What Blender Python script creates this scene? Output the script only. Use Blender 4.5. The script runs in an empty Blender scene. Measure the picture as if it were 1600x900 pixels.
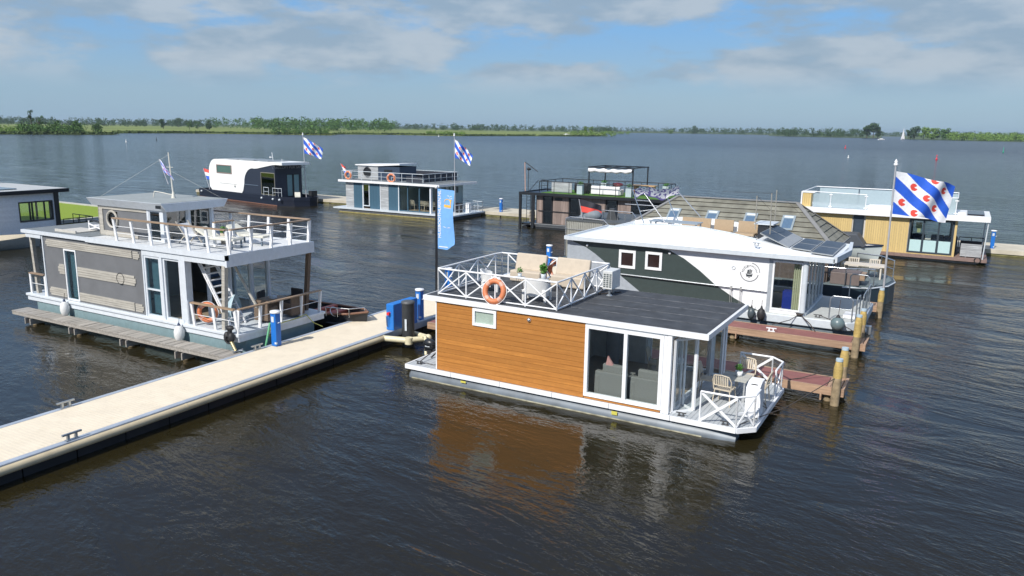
import bpy, bmesh, math, random
from mathutils import Vector, Matrix, noise
from math import sin, cos, pi, radians
random.seed(7)
S = bpy.context.scene
COL = S.collection
# ------------------------------------------------------------------ camera
cd = bpy.data.cameras.new('camera'); cam = bpy.data.objects.new('camera', cd); COL.objects.link(cam)
cd.sensor_width = 36; cd.lens = 36 * 1226 / 1600; cd.clip_start = .1; cd.clip_end = 30000
cam.matrix_world = Matrix.Translation((16.198, -23.055, 9.3)) @ Matrix.Rotation(.514, 4, 'Z') @ Matrix.Rotation(pi/2 - .2013, 4, 'X') @ Matrix.Rotation(.0148, 4, 'Z')
S.camera = cam
S.view_settings.view_transform = 'Standard'; S.view_settings.look = 'None'
S.view_settings.exposure = 0.0; S.view_settings.gamma = 1
# ------------------------------------------------------------------ sun
SUN_EL = radians(42); sd = Vector((-.14, -.99, 0)).normalized()
ld = bpy.data.lights.new('sun', 'SUN'); ld.energy = 5.0; ld.angle = radians(.53); ld.color = (1, .95, .88)
sun = bpy.data.objects.new('sun', ld); COL.objects.link(sun)
sv = Vector((sd.x*cos(SUN_EL), sd.y*cos(SUN_EL), sin(SUN_EL)))
sun.rotation_euler = sv.to_track_quat('Z', 'Y').to_euler(); sun.location = (0, -30, 40)
# ------------------------------------------------------------------ sky
W = bpy.data.worlds.new('World'); S.world = W; W.use_nodes = True
nt = W.node_tree; N = nt.nodes; L = nt.links; N.clear()
def nd(t, **k):
    n = N.new(t)
    for a, b in k.items(): setattr(n, a, b)
    return n
def mth(op, a, b=None, c=None):
    n = nd('ShaderNodeMath', operation=op)
    for i, v in enumerate((a, b, c)):
        if v is None: continue
        if isinstance(v, (int, float)): n.inputs[i].default_value = v
        else: L.new(v, n.inputs[i])
    return n.outputs[0]
def mixc(f, a, b):
    n = nd('ShaderNodeMix', data_type='RGBA')
    for s, v in ((n.inputs[0], f), (n.inputs[6], a), (n.inputs[7], b)):
        if isinstance(v, (int, float)): s.default_value = v
        elif isinstance(v, tuple): s.default_value = (*v, 1)
        else: L.new(v, s)
    return n.outputs[2]
sky = nd('ShaderNodeTexSky', sky_type='NISHITA', sun_disc=False, sun_elevation=SUN_EL, sun_rotation=math.atan2(sd.x, sd.y), altitude=0, air_density=1, dust_density=.6, ozone_density=1.5)
tc = nd('ShaderNodeTexCoord'); sx = nd('ShaderNodeSeparateXYZ'); L.new(tc.outputs['Generated'], sx.inputs[0])
z = sx.outputs[2]
bg0 = nd('ShaderNodeVectorMath', operation='MULTIPLY'); L.new(sky.outputs[0], bg0.inputs[0]); bg0.inputs[1].default_value = (.098, .098, .098)
def fbm(scale, zs, off, det=7, rough=.55):
    mp = nd('ShaderNodeMapping'); L.new(tc.outputs['Generated'], mp.inputs[0]); mp.inputs['Scale'].default_value = (scale, scale, scale*zs); mp.inputs['Location'].default_value = off
    n = nd('ShaderNodeTexNoise'); L.new(mp.outputs[0], n.inputs[0]); n.inputs['Scale'].default_value = 1; n.inputs['Detail'].default_value = det; n.inputs['Roughness'].default_value = rough
    return n.outputs[0]
def ramp(v, a, b):
    n = nd('ShaderNodeMapRange', interpolation_type='SMOOTHSTEP'); L.new(v, n.inputs[0]); n.inputs[1].default_value = a; n.inputs[2].default_value = b
    return n.outputs[0]
haze = (.285, .465, .645)
zen = mixc(ramp(z, .12, .5), (.18, .445, .84), (.06, .19, .52))
base = mixc(ramp(z, .03, .15), haze, zen)
base = mixc(.2, base, bg0.outputs[0])
n1 = fbm(4.6, 3.4, (3.1, 1.7, .6)); n2 = fbm(9, 3, (7.2, 1.2, 4.)); n3 = fbm(2.2, 2.4, (1.4, 5.5, 2.))
dens = mth('ADD', mth('MULTIPLY', n1, .75), mth('MULTIPLY', n3, .35))
cov = mth('MULTIPLY', ramp(dens, .468, .56), ramp(z, .03, .075))
cov = mth('MULTIPLY', cov, mth('SUBTRACT', .9, mth('MULTIPLY', ramp(z, .15, .28), .72)))
shade = ramp(mth('ADD', mth('MULTIPLY', n2, .6), mth('MULTIPLY', n1, .4)), .44, .60)
ccol = mixc(shade, (.315, .42, .53), (.48, .555, .63))
skyc = mixc(cov, base, ccol)
# bright broken cloud added overhead, out of view, to fill the shaded sides
cov2 = mth('MULTIPLY', mth('MULTIPLY', ramp(dens, .43, .55), ramp(z, .6, .78)), .75)
skyc = mixc(cov2, skyc, (.80, .84, .90))
bgn = nd('ShaderNodeBackground'); L.new(skyc, bgn.inputs[0]); bgn.inputs[1].default_value = 1.0
out = nd('ShaderNodeOutputWorld'); L.new(bgn.outputs[0], out.inputs[0])
# ------------------------------------------------------------------ materials
MT = {}
def M(name, col=(.5, .5, .5), r=.5, m=0, var=.08, sc=6, isl=0, bump=0, bs=40, dirt=0, alpha=1, sheen=0, cut=None):
    if name in MT: return MT[name]
    mt = bpy.data.materials.new(name); mt.use_nodes = True; t = mt.node_tree; n = t.nodes; l = t.links
    p = n['Principled BSDF']; p.inputs['Roughness'].default_value = r; p.inputs['Metallic'].default_value = m
    tcn = n.new('ShaderNodeTexCoord'); nz = n.new('ShaderNodeTexNoise'); nz.inputs['Scale'].default_value = sc; nz.inputs['Detail'].default_value = 5
    l.new(tcn.outputs['Object'], nz.inputs[0])
    mr = n.new('ShaderNodeMapRange'); l.new(nz.outputs[0], mr.inputs[0]); mr.inputs[1].default_value = .3; mr.inputs[2].default_value = .7; mr.inputs[3].default_value = 1-var; mr.inputs[4].default_value = 1+var
    val = mr.outputs[0]
    if isl:
        g = n.new('ShaderNodeNewGeometry'); mi = n.new('ShaderNodeMapRange'); l.new(g.outputs['Random Per Island'], mi.inputs[0]); mi.inputs[3].default_value = 1-isl; mi.inputs[4].default_value = 1+isl
        mm = n.new('ShaderNodeMath'); mm.operation = 'MULTIPLY'; l.new(val, mm.inputs[0]); l.new(mi.outputs[0], mm.inputs[1]); val = mm.outputs[0]
    vm = n.new('ShaderNodeVectorMath'); vm.operation = 'SCALE'; vm.inputs[0].default_value = col; l.new(val, vm.inputs['Scale'])
    c = vm.outputs[0]
    if dirt:
        n2 = n.new('ShaderNodeTexNoise'); n2.inputs['Scale'].default_value = 1.7; n2.inputs['Detail'].default_value = 8; n2.inputs['Roughness'].default_value = .7; l.new(tcn.outputs['Object'], n2.inputs[0])
        m2 = n.new('ShaderNodeMapRange'); l.new(n2.outputs[0], m2.inputs[0]); m2.inputs[1].default_value = .48; m2.inputs[2].default_value = .72; m2.inputs[4].default_value = dirt
        mx = n.new('ShaderNodeMix'); mx.data_type = 'RGBA'; l.new(m2.outputs[0], mx.inputs[0]); l.new(c, mx.inputs[6]); mx.inputs[7].default_value = (col[0]*.55+.02, col[1]*.52+.015, col[2]*.45+.01, 1); c = mx.outputs[2]
    l.new(c, p.inputs['Base Color'])
    if bump:
        nb = n.new('ShaderNodeTexNoise'); nb.inputs['Scale'].default_value = bs; nb.inputs['Detail'].default_value = 4; l.new(tcn.outputs['Object'], nb.inputs[0])
        bp = n.new('ShaderNodeBump'); bp.inputs['Strength'].default_value = bump; bp.inputs['Distance'].default_value = .02; l.new(nb.outputs[0], bp.inputs['Height']); l.new(bp.outputs[0], p.inputs['Normal'])
    MT[name] = mt; return mt
def grain(name, col, col2, axis, r=.55, isl=.12, st=18):
    """wood: streaks that run along one axis"""
    if name in MT: return MT[name]
    mt = M(name, col, r, isl=isl); t = mt.node_tree; n = t.nodes; l = t.links; p = n['Principled BSDF']
    tcn = n.new('ShaderNodeTexCoord'); mp = n.new('ShaderNodeMapping'); l.new(tcn.outputs['Object'], mp.inputs[0])
    s = [st, st, st]; s[axis] = .8; mp.inputs['Scale'].default_value = s
    nz = n.new('ShaderNodeTexNoise'); nz.inputs['Scale'].default_value = 1; nz.inputs['Detail'].default_value = 6; l.new(mp.outputs[0], nz.inputs[0])
    mr = n.new('ShaderNodeMapRange'); l.new(nz.outputs[0], mr.inputs[0]); mr.inputs[1].default_value = .35; mr.inputs[2].default_value = .68
    old = p.inputs['Base Color'].links[0].from_socket
    mx = n.new('ShaderNodeMix'); mx.data_type = 'RGBA'; l.new(mr.outputs[0], mx.inputs[0]); l.new(old, mx.inputs[6]); mx.inputs[7].default_value = (*col2, 1); l.new(mx.outputs[2], p.inputs['Base Color'])
    return mt
def glass(name, tint=(.75, .85, .85), ior=1.5, rough=0.02, mn=.03):
    if name in MT: return MT[name]
    mt = bpy.data.materials.new(name); mt.use_nodes = True; t = mt.node_tree; n = t.nodes; l = t.links; n.clear()
    o = n.new('ShaderNodeOutputMaterial'); mx = n.new('ShaderNodeMixShader'); tr = n.new('ShaderNodeBsdfTransparent'); gl = n.new('ShaderNodeBsdfGlossy'); g = n.new('ShaderNodeNewGeometry')
    dt = n.new('ShaderNodeVectorMath'); dt.operation = 'DOT_PRODUCT'; l.new(g.outputs['Normal'], dt.inputs[0]); l.new(g.outputs['Incoming'], dt.inputs[1])
    ab = n.new('ShaderNodeMath'); ab.operation = 'ABSOLUTE'; l.new(dt.outputs['Value'], ab.inputs[0])
    om = n.new('ShaderNodeMath'); om.operation = 'SUBTRACT'; om.inputs[0].default_value = 1; l.new(ab.outputs[0], om.inputs[1])
    fr = n.new('ShaderNodeMath'); fr.operation = 'POWER'; l.new(om.outputs[0], fr.inputs[0]); fr.inputs[1].default_value = 4.2
    tr.inputs[0].default_value = (*tint, 1); gl.inputs['Roughness'].default_value = rough
    ad = n.new('ShaderNodeMath'); ad.operation = 'ADD'; l.new(fr.outputs[0], ad.inputs[0]); ad.inputs[1].default_value = mn+.02; ad.use_clamp = True
    l.new(ad.outputs[0], mx.inputs[0]); l.new(tr.outputs[0], mx.inputs[1]); l.new(gl.outputs[0], mx.inputs[2]); l.new(mx.outputs[0], o.inputs[0])
    MT[name] = mt; return mt
white = M('white_paint', (.80, .81, .82), .35, var=.03, dirt=.18)
white2 = M('white_frame', (.80, .81, .82), .3, var=.02)
lgrey = M('light_grey_paint', (.56, .61, .65), .45, var=.05, dirt=.2)
steel = M('galvanised_steel', (.45, .48, .50), .35, .8, var=.1)
chrome = M('stainless_steel', (.7, .7, .7), .2, .9)
dark = M('black_paint', (.018, .02, .024), .35)
rubber = M('black_rubber', (.02, .02, .022), .6)
interior = M('dark_interior', (.06, .055, .05), .8)
intw = M('interior_wall', (.55, .53, .50), .8)
floorm = M('interior_floor', (.34, .26, .18), .6)
gl_clear = glass('clear_glass', (.93, .96, .96), mn=.03)
gl_dark = glass('dark_glass', (.34, .42, .45), mn=.13)
gl_frost = M('frosted_glass', (.45, .62, .62), .35, var=.03)
roofm = M('bitumen_roofing', (.05, .055, .062), .75, var=.3, sc=2.2, bump=.3, bs=60, dirt=.35)
roofg = M('grey_roofing', (.17, .19, .20), .8, var=.12, sc=3, dirt=.3)
teak = grain('weathered_teak', (.36, .25, .16), (.22, .16, .11), 0)
orange = M('orange_plastic', (.62, .20, .085), .5, dirt=.2); palebd = M('pale_orange_band', (.66, .36, .27), .5)
bluep = M('blue_paint', (.015, .15, .52), .35, var=.04)
leaf = M('leaf_green', (.055, .17, .02), .6, var=.4, sc=30)
grassm = M('mown_grass', (.20, .28, .02), .9, var=.25, sc=9, bump=.8, bs=30)
turf = M('artificial_turf', (.07, .17, .02), .9, var=.2, sc=14, bump=.6)
rope = M('rope', (.06, .05, .045), .9)
cream = M('beige_upholstery', (.50, .43, .34), .8, var=.05)
# ------------------------------------------------------------------ builders
OFF = {}
SPLIT = {'wall', 'emblem', 'deck_railing', 'bow_railing', 'stern_railing', 'post', 'rating_plate', 'roof_seam', 'handrail', 'mooring_rope', 'cleat', 'frame_post', 'roof_frame', 'terrace_fascia', 'screen', 'dark_screen', 'stay_line', 'shell_roof', 'inner_wall', 'cabin_wall', 'roof_railing', 'line_loops', 'wood_step', 'deck_edge', 'foot', 'antenna', 'balustrade_rail', 'cross_beam', 'edge_strip', 'edge_beam', 'fender_rail', 'wood_strip', 'cladding', 'corner_box_trim', 'float', 'shell_side', 'shell_trim', 'mast_fitting'}
def setp(o, label, cat, group=None, kind=None):
    if label: o['label'] = label
    if cat: o['category'] = cat
    if group: o['group'] = group
    if kind: o['kind'] = kind
def thing(name, label, cat, loc=(0, 0, 0), rot=0, group=None):
    o = bpy.data.objects.new(name, None); COL.objects.link(o); o.empty_display_size = .3
    o.location = loc; o.rotation_euler = (0, 0, rot); setp(o, label, cat, group)
    OFF[o.name] = Vector((0, 0, 0)) if rot else Vector(loc)
    return o
def dup(root, loc, rot=0, label=None, group=None):
    def cp(o, par):
        c = o.copy(); COL.objects.link(c)
        if par: c.parent = par
        for ch in o.children: cp(ch, c)
        return c
    r = cp(root, None); r.location = loc; r.rotation_euler = (0, 0, rot)
    if label: r['label'] = label
    if group: r['group'] = group
    OFF[r.name] = Vector(loc)
    return r
class MB:
    def __init__(s): s.v = []; s.f = []; s.m = []; s.sm = []
    def add(s, vs, fs, m=0, sm=False):
        o = len(s.v); s.v += [Vector(a) for a in vs]
        for f in fs: s.f.append([i+o for i in f]); s.m.append(m); s.sm.append(sm)
        return s
    def box(s, x0, x1, y0, y1, z0, z1, m=0):
        return s.add([(x0,y0,z0),(x1,y0,z0),(x1,y1,z0),(x0,y1,z0),(x0,y0,z1),(x1,y0,z1),(x1,y1,z1),(x0,y1,z1)],
                     [(0,3,2,1),(4,5,6,7),(0,1,5,4),(1,2,6,5),(2,3,7,6),(3,0,4,7)], m)
    def beam(s, p, q, w=.05, h=.05, m=0, up=(0, 0, 1)):
        p = Vector(p); q = Vector(q); d = (q-p).normalized(); up = Vector(up)
        if abs(d.dot(up)) > .98: up = Vector((1, 0, 0))
        a = d.cross(up).normalized()*w/2; b = a.cross(d).normalized()*h/2
        vs = [c+e for c in (p, q) for e in (-a-b, a-b, a+b, -a+b)]
        return s.add(vs, [(0,1,2,3),(4,7,6,5),(0,4,5,1),(1,5,6,2),(2,6,7,3),(3,7,4,0)], m)
    def tube(s, p, q, r=.03, n=8, r2=None, m=0, cap=True):
        p = Vector(p); q = Vector(q); d = (q-p).normalized(); r2 = r if r2 is None else r2
        u = d.orthogonal().normalized(); w = d.cross(u)
        vs = [c+(u*cos(2*pi*i/n)+w*sin(2*pi*i/n))*rr for c, rr in ((p, r), (q, r2)) for i in range(n)]
        s.add(vs, [(i, (i+1) % n, n+(i+1) % n, n+i) for i in range(n)], m, True)
        if cap: s.add(vs[:n], [list(range(n))[::-1]], m); s.add(vs[n:], [list(range(n))], m)
        return s
    def poly(s, pts, r=.02, n=6, m=0):
        for a, b in zip(pts, pts[1:]): s.tube(a, b, r, n, m=m)
        return s
    def torus(s, c, ax, R, r, N_=28, n=10, m=0, mf=None, sq=1):
        c = Vector(c); ax = Vector(ax).normalized(); u = ax.orthogonal().normalized(); w = ax.cross(u)
        vs = []
        for i in range(N_):
            a = 2*pi*i/N_; d = u*cos(a)+w*sin(a)
            for j in range(n):
                b = 2*pi*j/n; vs.append(c+d*(R+r*cos(b))+ax*r*sin(b)*sq)
        for i in range(N_):
            fs = [(i*n+j, ((i+1) % N_)*n+j, ((i+1) % N_)*n+(j+1) % n, i*n+(j+1) % n) for j in range(n)]
            o = len(s.v)
            for f in fs: s.f.append(list(f)); s.m.append(mf(i/N_) if mf else m); s.sm.append(True)
        base = len(s.v); s.v += vs
        for k in range(len(s.f)-N_*n, len(s.f)): s.f[k] = [i+base for i in s.f[k]]
        return s
    def prism(s, pts, ax, a, b, m=0):
        """2-D outline extruded along ax from a to b"""
        def P(p, t): return {'z': (p[0], p[1], t), 'y': (p[0], t, p[1]), 'x': (t, p[0], p[1])}[ax]
        n = len(pts); vs = [P(p, a) for p in pts]+[P(p, b) for p in pts]
        return s.add(vs, [list(range(n))[::-1], list(range(n, 2*n))]+[(i, (i+1) % n, n+(i+1) % n, n+i) for i in range(n)], m)
    def quad(s, *p, m=0): return s.add(p, [list(range(len(p)))], m)
    def lathe(s, c, prof, n=16, m=0, ax=None):
        c = Vector(c); vs = []
        q = Vector((0, 0, 1)).rotation_difference(Vector(ax)) if ax else None
        for (r, z_) in prof:
            for i in range(n):
                v = Vector((r*cos(2*pi*i/n), r*sin(2*pi*i/n), z_))
                if q: v = q @ v
                vs.append(c+v)
        k = len(prof)
        s.add(vs, [(j*n+i, j*n+(i+1) % n, (j+1)*n+(i+1) % n, (j+1)*n+i) for j in range(k-1) for i in range(n)], m, True)
        return s
    def ball(s, c, rx, ry=None, rz=None, m=0, n=12, k=8):
        ry = ry or rx; rz = rz or rx; c = Vector(c); vs = []
        for j in range(k+1):
            t = pi*j/k
            for i in range(n): vs.append(c+Vector((rx*sin(t)*cos(2*pi*i/n), ry*sin(t)*sin(2*pi*i/n), rz*cos(t))))
        return s.add(vs, [((j+1)*n+i, (j+1)*n+(i+1) % n, j*n+(i+1) % n, j*n+i) for j in range(k) for i in range(n)], m, True)
    def grid(s, fn, a, b, mf=None, m=0, sm=True):
        vs = [fn(i/a, j/b) for j in range(b+1) for i in range(a+1)]; o = len(s.v); s.v += [Vector(v) for v in vs]
        for j in range(b):
            for i in range(a):
                s.f.append([o+j*(a+1)+i, o+j*(a+1)+i+1, o+(j+1)*(a+1)+i+1, o+(j+1)*(a+1)+i]); s.m.append(mf((i+.5)/a, (j+.5)/b) if mf else m); s.sm.append(sm)
        return s
    def leaves(s, c, rx, rz, n, size, m=0, ry=None):
        ry = ry or rx
        for _ in range(n):
            d = Vector((random.gauss(0, 1), random.gauss(0, 1), random.gauss(0, 1))).normalized()*(random.random()**.4)
            p = Vector(c)+Vector((d.x*rx, d.y*ry, d.z*rz)); u = Vector((random.gauss(0, 1), random.gauss(0, 1), random.gauss(0, .8))).normalized(); w = u.orthogonal().normalized()*size*random.uniform(.3, .6); u = u*size*random.uniform(.5, 1)
            s.add([p-u*.5, p+w*.5, p+u*.5, p-w*.5], [(0, 1, 2, 3)], m)
        return s
    def xf(s, mat):
        s.v = [mat @ v for v in s.v]; return s
    def pieces(s, tol=.14):
        """groups of faces that touch or nearly touch"""
        par = list(range(len(s.v)))
        def fd(i):
            while par[i] != i: par[i] = par[par[i]]; i = par[i]
            return i
        for f in s.f:
            for i in f[1:]: par[fd(i)] = fd(f[0])
        g = {}
        for k, f in enumerate(s.f): g.setdefault(fd(f[0]), []).append(k)
        bb = []
        for ks in g.values():
            vs = [s.v[i] for k in ks for i in s.f[k]]; bb.append([ks, [min(v[a] for v in vs)-tol/2 for a in range(3)], [max(v[a] for v in vs)+tol/2 for a in range(3)]])
        n_ = len(bb); q = list(range(n_))
        def fq(i):
            while q[i] != i: i = q[i]
            return i
        for i in range(n_):
            for j in range(i):
                if all(bb[i][1][a] <= bb[j][2][a] and bb[j][1][a] <= bb[i][2][a] for a in range(3)): q[fq(i)] = fq(j)
        o = {}
        for i in range(n_): o.setdefault(fq(i), []).extend(bb[i][0])
        return list(o.values())
    def build(s, name, mats, parent=None, **k):
        if parent and name in SPLIT:
            ps = s.pieces(); r = None
            if len(ps) > 1:
                for ks in ps:
                    m = MB(); idx = {}
                    for kf in ks:
                        f = []
                        for i in s.f[kf]:
                            if i not in idx: idx[i] = len(m.v); m.v.append(s.v[i])
                            f.append(idx[i])
                        m.f.append(f); m.m.append(s.m[kf]); m.sm.append(s.sm[kf])
                    r = m._build(name, mats, parent, **k)
                return r
        return s._build(name, mats, parent, **k)
    def _build(s, name, mats, parent=None, loc=None, label=None, cat=None, group=None, kind=None, bev=0):
        if not isinstance(mats, (list, tuple)): mats = [mats]
        off = OFF.get(parent.name, Vector()) if parent else Vector(loc or (0, 0, 0))
        me = bpy.data.meshes.new(name); me.from_pydata([v-off for v in s.v], [], s.f)
        for t in mats: me.materials.append(t)
        me.polygons.foreach_set('material_index', s.m); me.polygons.foreach_set('use_smooth', s.sm)
        me.validate(); me.update()
        o = bpy.data.objects.new(name, me); COL.objects.link(o)
        if parent: o.parent = parent; OFF[o.name] = off
        else: o.location = off; OFF[o.name] = off
        if bev:
            b = o.modifiers.new('bevel', 'BEVEL'); b.width = bev; b.segments = 2; b.limit_method = 'ANGLE'
        setp(o, label, cat, group, kind)
        return o
def B(*a): return MB().box(*a)
def cut(a0, a1, holes, lo, hi):
    """a0..a1 minus the holes that overlap lo..hi"""
    seg = [(a0, a1)]
    for (h0, h1, g0, g1) in holes:
        if g1 <= lo+1e-4 or g0 >= hi-1e-4: continue
        ns = []
        for p, q in seg:
            if h1 <= p or h0 >= q: ns.append((p, q)); continue
            if h0 > p: ns.append((p, h0))
            if h1 < q: ns.append((h1, q))
        seg = ns
    return [x for x in seg if x[1]-x[0] > .01]
def parts(name, m, par, boxes, **k):
    """every box a part of its own"""
    for b in boxes: MB().box(*b).build(name, m, par, **k)
def fbox(mb, ax, c0, c1, a0, a1, z0, z1, m=0):
    """box in a facade: ax 'f' front (normal -y), 'e' end (normal +x)"""
    if ax == 'f': mb.box(a0, a1, min(c0, c1), max(c0, c1), z0, z1, m)
    else: mb.box(min(c0, c1), max(c0, c1), a0, a1, z0, z1, m)
def wall(mb, ax, c0, c1, a0, a1, z0, z1, holes=(), m=0):
    zs = sorted({z0, z1, *[h for x in holes for h in x[2:] if z0 < h < z1]})
    for p, q in zip(zs, zs[1:]):
        for s0, s1 in cut(a0, a1, holes, p, q): fbox(mb, ax, c0, c1, s0, s1, p, q, m)
def hboards(mb, ax, c0, c1, a0, a1, z0, z1, w, gap=.012, holes=(), m=0):
    n = max(1, round((z1-z0)/w)); w = (z1-z0)/n
    for i in range(n):
        p, q = z0+i*w, z0+(i+1)*w
        for s0, s1 in cut(a0, a1, holes, p, q):
            hs = [h for h in holes if h[0] < s1 and h[1] > s0]
            fbox(mb, ax, c0, c1, s0, s1, p, q-gap, m)
def vboards(mb, ax, c0, c1, a0, a1, z0, z1, w, gap=.012, holes=(), m=0):
    n = max(1, round((a1-a0)/w)); w = (a1-a0)/n
    for i in range(n):
        p, q = a0+i*w, a0+(i+1)*w
        hz = [(h[2], h[3], h[0], h[1]) for h in holes]
        for s0, s1 in cut(z0, z1, hz, p, q): fbox(mb, ax, c0, c1, p, q-gap, s0, s1, m)
def window(par, ax, c, a0, a1, z0, z1, fw=.07, fm=None, gm=None, mull=(), trans=(), name='window', out=.03, dep=.1, label=None):
    """frame (part) with one pane per light (sub-part)"""
    fm = fm or white2; gm = gm or gl_dark; sg = -1 if ax == 'f' else 1
    mb = MB(); c0 = c+sg*out; c1 = c-sg*dep
    fbox(mb, ax, c0, c1, a0, a1, z0, z0+fw); fbox(mb, ax, c0, c1, a0, a1, z1-fw, z1)
    fbox(mb, ax, c0, c1, a0, a0+fw, z0+fw, z1-fw); fbox(mb, ax, c0, c1, a1-fw, a1, z0+fw, z1-fw)
    for t in mull: fbox(mb, ax, c0-sg*.004, c1+sg*.004, t-fw/2, t+fw/2, z0+fw, z1-fw)
    for t in trans: fbox(mb, ax, c0-sg*.008, c1+sg*.008, a0+fw, a1-fw, t-fw/3, t+fw/3)
    f = mb.build(name, fm, par, label=label)
    pb = MB(); fbox(pb, ax, c-sg*.015, c-sg*.03, a0+fw*.8, a1-fw*.8, z0+fw*.8, z1-fw*.8)
    pb.build('pane', gm, f)
    return f
def rail(mb, pts, z0, h, step=1.2, r=.022, mids=(.5,), cross=False, bottom=None, flat=None):
    """posts and rails along a path; cross puts an X in each bay"""
    for a, b in zip(pts, pts[1:]):
        a = Vector((*a, z0)); b = Vector((*b, z0)); Ln = (b-a).length; n = max(1, round(Ln/step))
        up = Vector((0, 0, h))
        for i in range(n+1):
            p = a.lerp(b, i/n); mb.tube(p, p+up, r, 6)
        mb.tube(a+up, b+up, r*1.15, 8)
        for t in mids: mb.tube(a+up*t, b+up*t, r*.7, 6)
        if bottom is not None: mb.tube(a+Vector((0, 0, bottom)), b+Vector((0, 0, bottom)), r, 6)
        if cross:
            for i in range(n):
                p = a.lerp(b, i/n); q = a.lerp(b, (i+1)/n); lo = Vector((0, 0, bottom or .03)); hi = up*.96
                mb.tube(p+lo, q+hi, r*1.0, 6); mb.tube(p+hi, q+lo, r*1.0, 6)
    return mb
def textmesh(txt, size, mat4, name, m, parent=None, ext=.004, align='CENTER', **k):
    cu = bpy.data.curves.new('t', 'FONT'); cu.body = txt; cu.size = size; cu.offset = size*.02; cu.extrude = ext; cu.align_x = align; cu.align_y = 'CENTER'
    to = bpy.data.objects.new('t', cu); COL.objects.link(to); dg = bpy.context.evaluated_depsgraph_get(); dg.update()
    me = bpy.data.meshes.new_from_object(to.evaluated_get(dg))
    mb = MB(); mb.add([mat4 @ v.co for v in me.vertices], [list(p.vertices) for p in me.polygons])
    bpy.data.objects.remove(to); bpy.data.curves.remove(cu); bpy.data.meshes.remove(me)
    return mb.build(name, m, parent, **k) if name else mb
def facing_front(x, y, z_): return Matrix.Translation((x, y, z_)) @ Matrix.Rotation(pi/2, 4, 'X')
def facing_end(x, y, z_): return Matrix.Translation((x, y, z_)) @ Matrix.Rotation(pi/2, 4, 'Z') @ Matrix.Rotation(pi/2, 4, 'X')
# ================================================================== water
wm = bpy.data.materials.new('lake_water'); wm.use_nodes = True; t = wm.node_tree; n = t.nodes; l = t.links; p = n['Principled BSDF']
p.inputs['Base Color'].default_value = (.019, .0155, .006, 1); p.inputs['Roughness'].default_value = .04; p.inputs['IOR'].default_value = 1.42
geo = n.new('ShaderNodeNewGeometry')
def wn(scale, stretch, det, rot, dist=0.0):
    vr = n.new('ShaderNodeVectorRotate'); vr.rotation_type = 'Z_AXIS'; l.new(geo.outputs['Position'], vr.inputs[0]); vr.inputs['Angle'].default_value = rot; mp = n.new('ShaderNodeMapping'); l.new(vr.outputs[0], mp.inputs[0]); mp.inputs['Scale'].default_value = (scale, scale*stretch, 0)
    z_ = n.new('ShaderNodeTexNoise'); z_.inputs['Scale'].default_value = 1; z_.inputs['Detail'].default_value = det; z_.inputs['Roughness'].default_value = .55; z_.inputs['Distortion'].default_value = dist; l.new(mp.outputs[0], z_.inputs[0]); return z_.outputs[0]
def ma(op, a, b, c=None):
    m_ = n.new('ShaderNodeMath'); m_.operation = op
    for i, v in enumerate((a, b, c)):
        if v is None: continue
        if isinstance(v, (int, float)): m_.inputs[i].default_value = v
        else: l.new(v, m_.inputs[i])
    return m_.outputs[0]
# wind ripples, finer chop and slow gust patches that roughen or calm the surface
h = ma('MULTIPLY_ADD', wn(.9, 1.8, 2, .22), .07, ma('MULTIPLY', wn(2.6, 1.8, 3, .38, .5), .042))
h = ma('MULTIPLY_ADD', wn(6.0, 1.7, 2, .12, .4), .018, h)
gust = n.new('ShaderNodeMapRange'); l.new(wn(.035, 1.7, 3, .3), gust.inputs[0]); gust.inputs[1].default_value = .35; gust.inputs[2].default_value = .65; gust.inputs[3].default_value = .6; gust.inputs[4].default_value = 1.2
h = ma('MULTIPLY', h, gust.outputs[0])
g2 = n.new('ShaderNodeMapRange'); l.new(wn(.16, 2.6, 4, .16, .8), g2.inputs[0]); g2.inputs[1].default_value = .36; g2.inputs[2].default_value = .66; g2.inputs[3].default_value = .35; g2.inputs[4].default_value = 1.7
h = ma('MULTIPLY', h, g2.outputs[0])
# shelter: the basin south of the boats is calmer, the open lake beyond is choppier
sp = n.new('ShaderNodeSeparateXYZ'); l.new(geo.outputs['Position'], sp.inputs[0])
sh = n.new('ShaderNodeMapRange'); l.new(sp.outputs[1], sh.inputs[0]); sh.inputs[1].default_value = -4; sh.inputs[2].default_value = 45; sh.inputs[3].default_value = .42; sh.inputs[4].default_value = 1.5
h = ma('MULTIPLY', h, sh.outputs[0])
fo = n.new('ShaderNodeMapRange'); l.new(sp.outputs[1], fo.inputs[0]); fo.inputs[1].default_value = 30; fo.inputs[2].default_value = 110; fo.inputs[4].default_value = .34
h = ma('MULTIPLY_ADD', wn(.42, 2.2, 4, .05, .5), fo.outputs[0], h)
rg = n.new('ShaderNodeMapRange'); l.new(sp.outputs[1], rg.inputs[0]); rg.inputs[1].default_value = 30; rg.inputs[2].default_value = 500; rg.inputs[3].default_value = .05; rg.inputs[4].default_value = .22; l.new(rg.outputs[0], p.inputs['Roughness'])
bp = n.new('ShaderNodeBump'); bp.inputs['Strength'].default_value = 1; bp.inputs['Distance'].default_value = 1.0; l.new(h, bp.inputs['Height']); l.new(bp.outputs[0], p.inputs['Normal'])
mb = MB(); R = 14000
mb.add([(0, 0, 0)]+[(R*cos(a*pi/24), R*sin(a*pi/24), 0) for a in range(48)], [(0, i+1, (i+1) % 48+1) for i in range(48)])
mb.build('water', wm, kind='structure')
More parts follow.
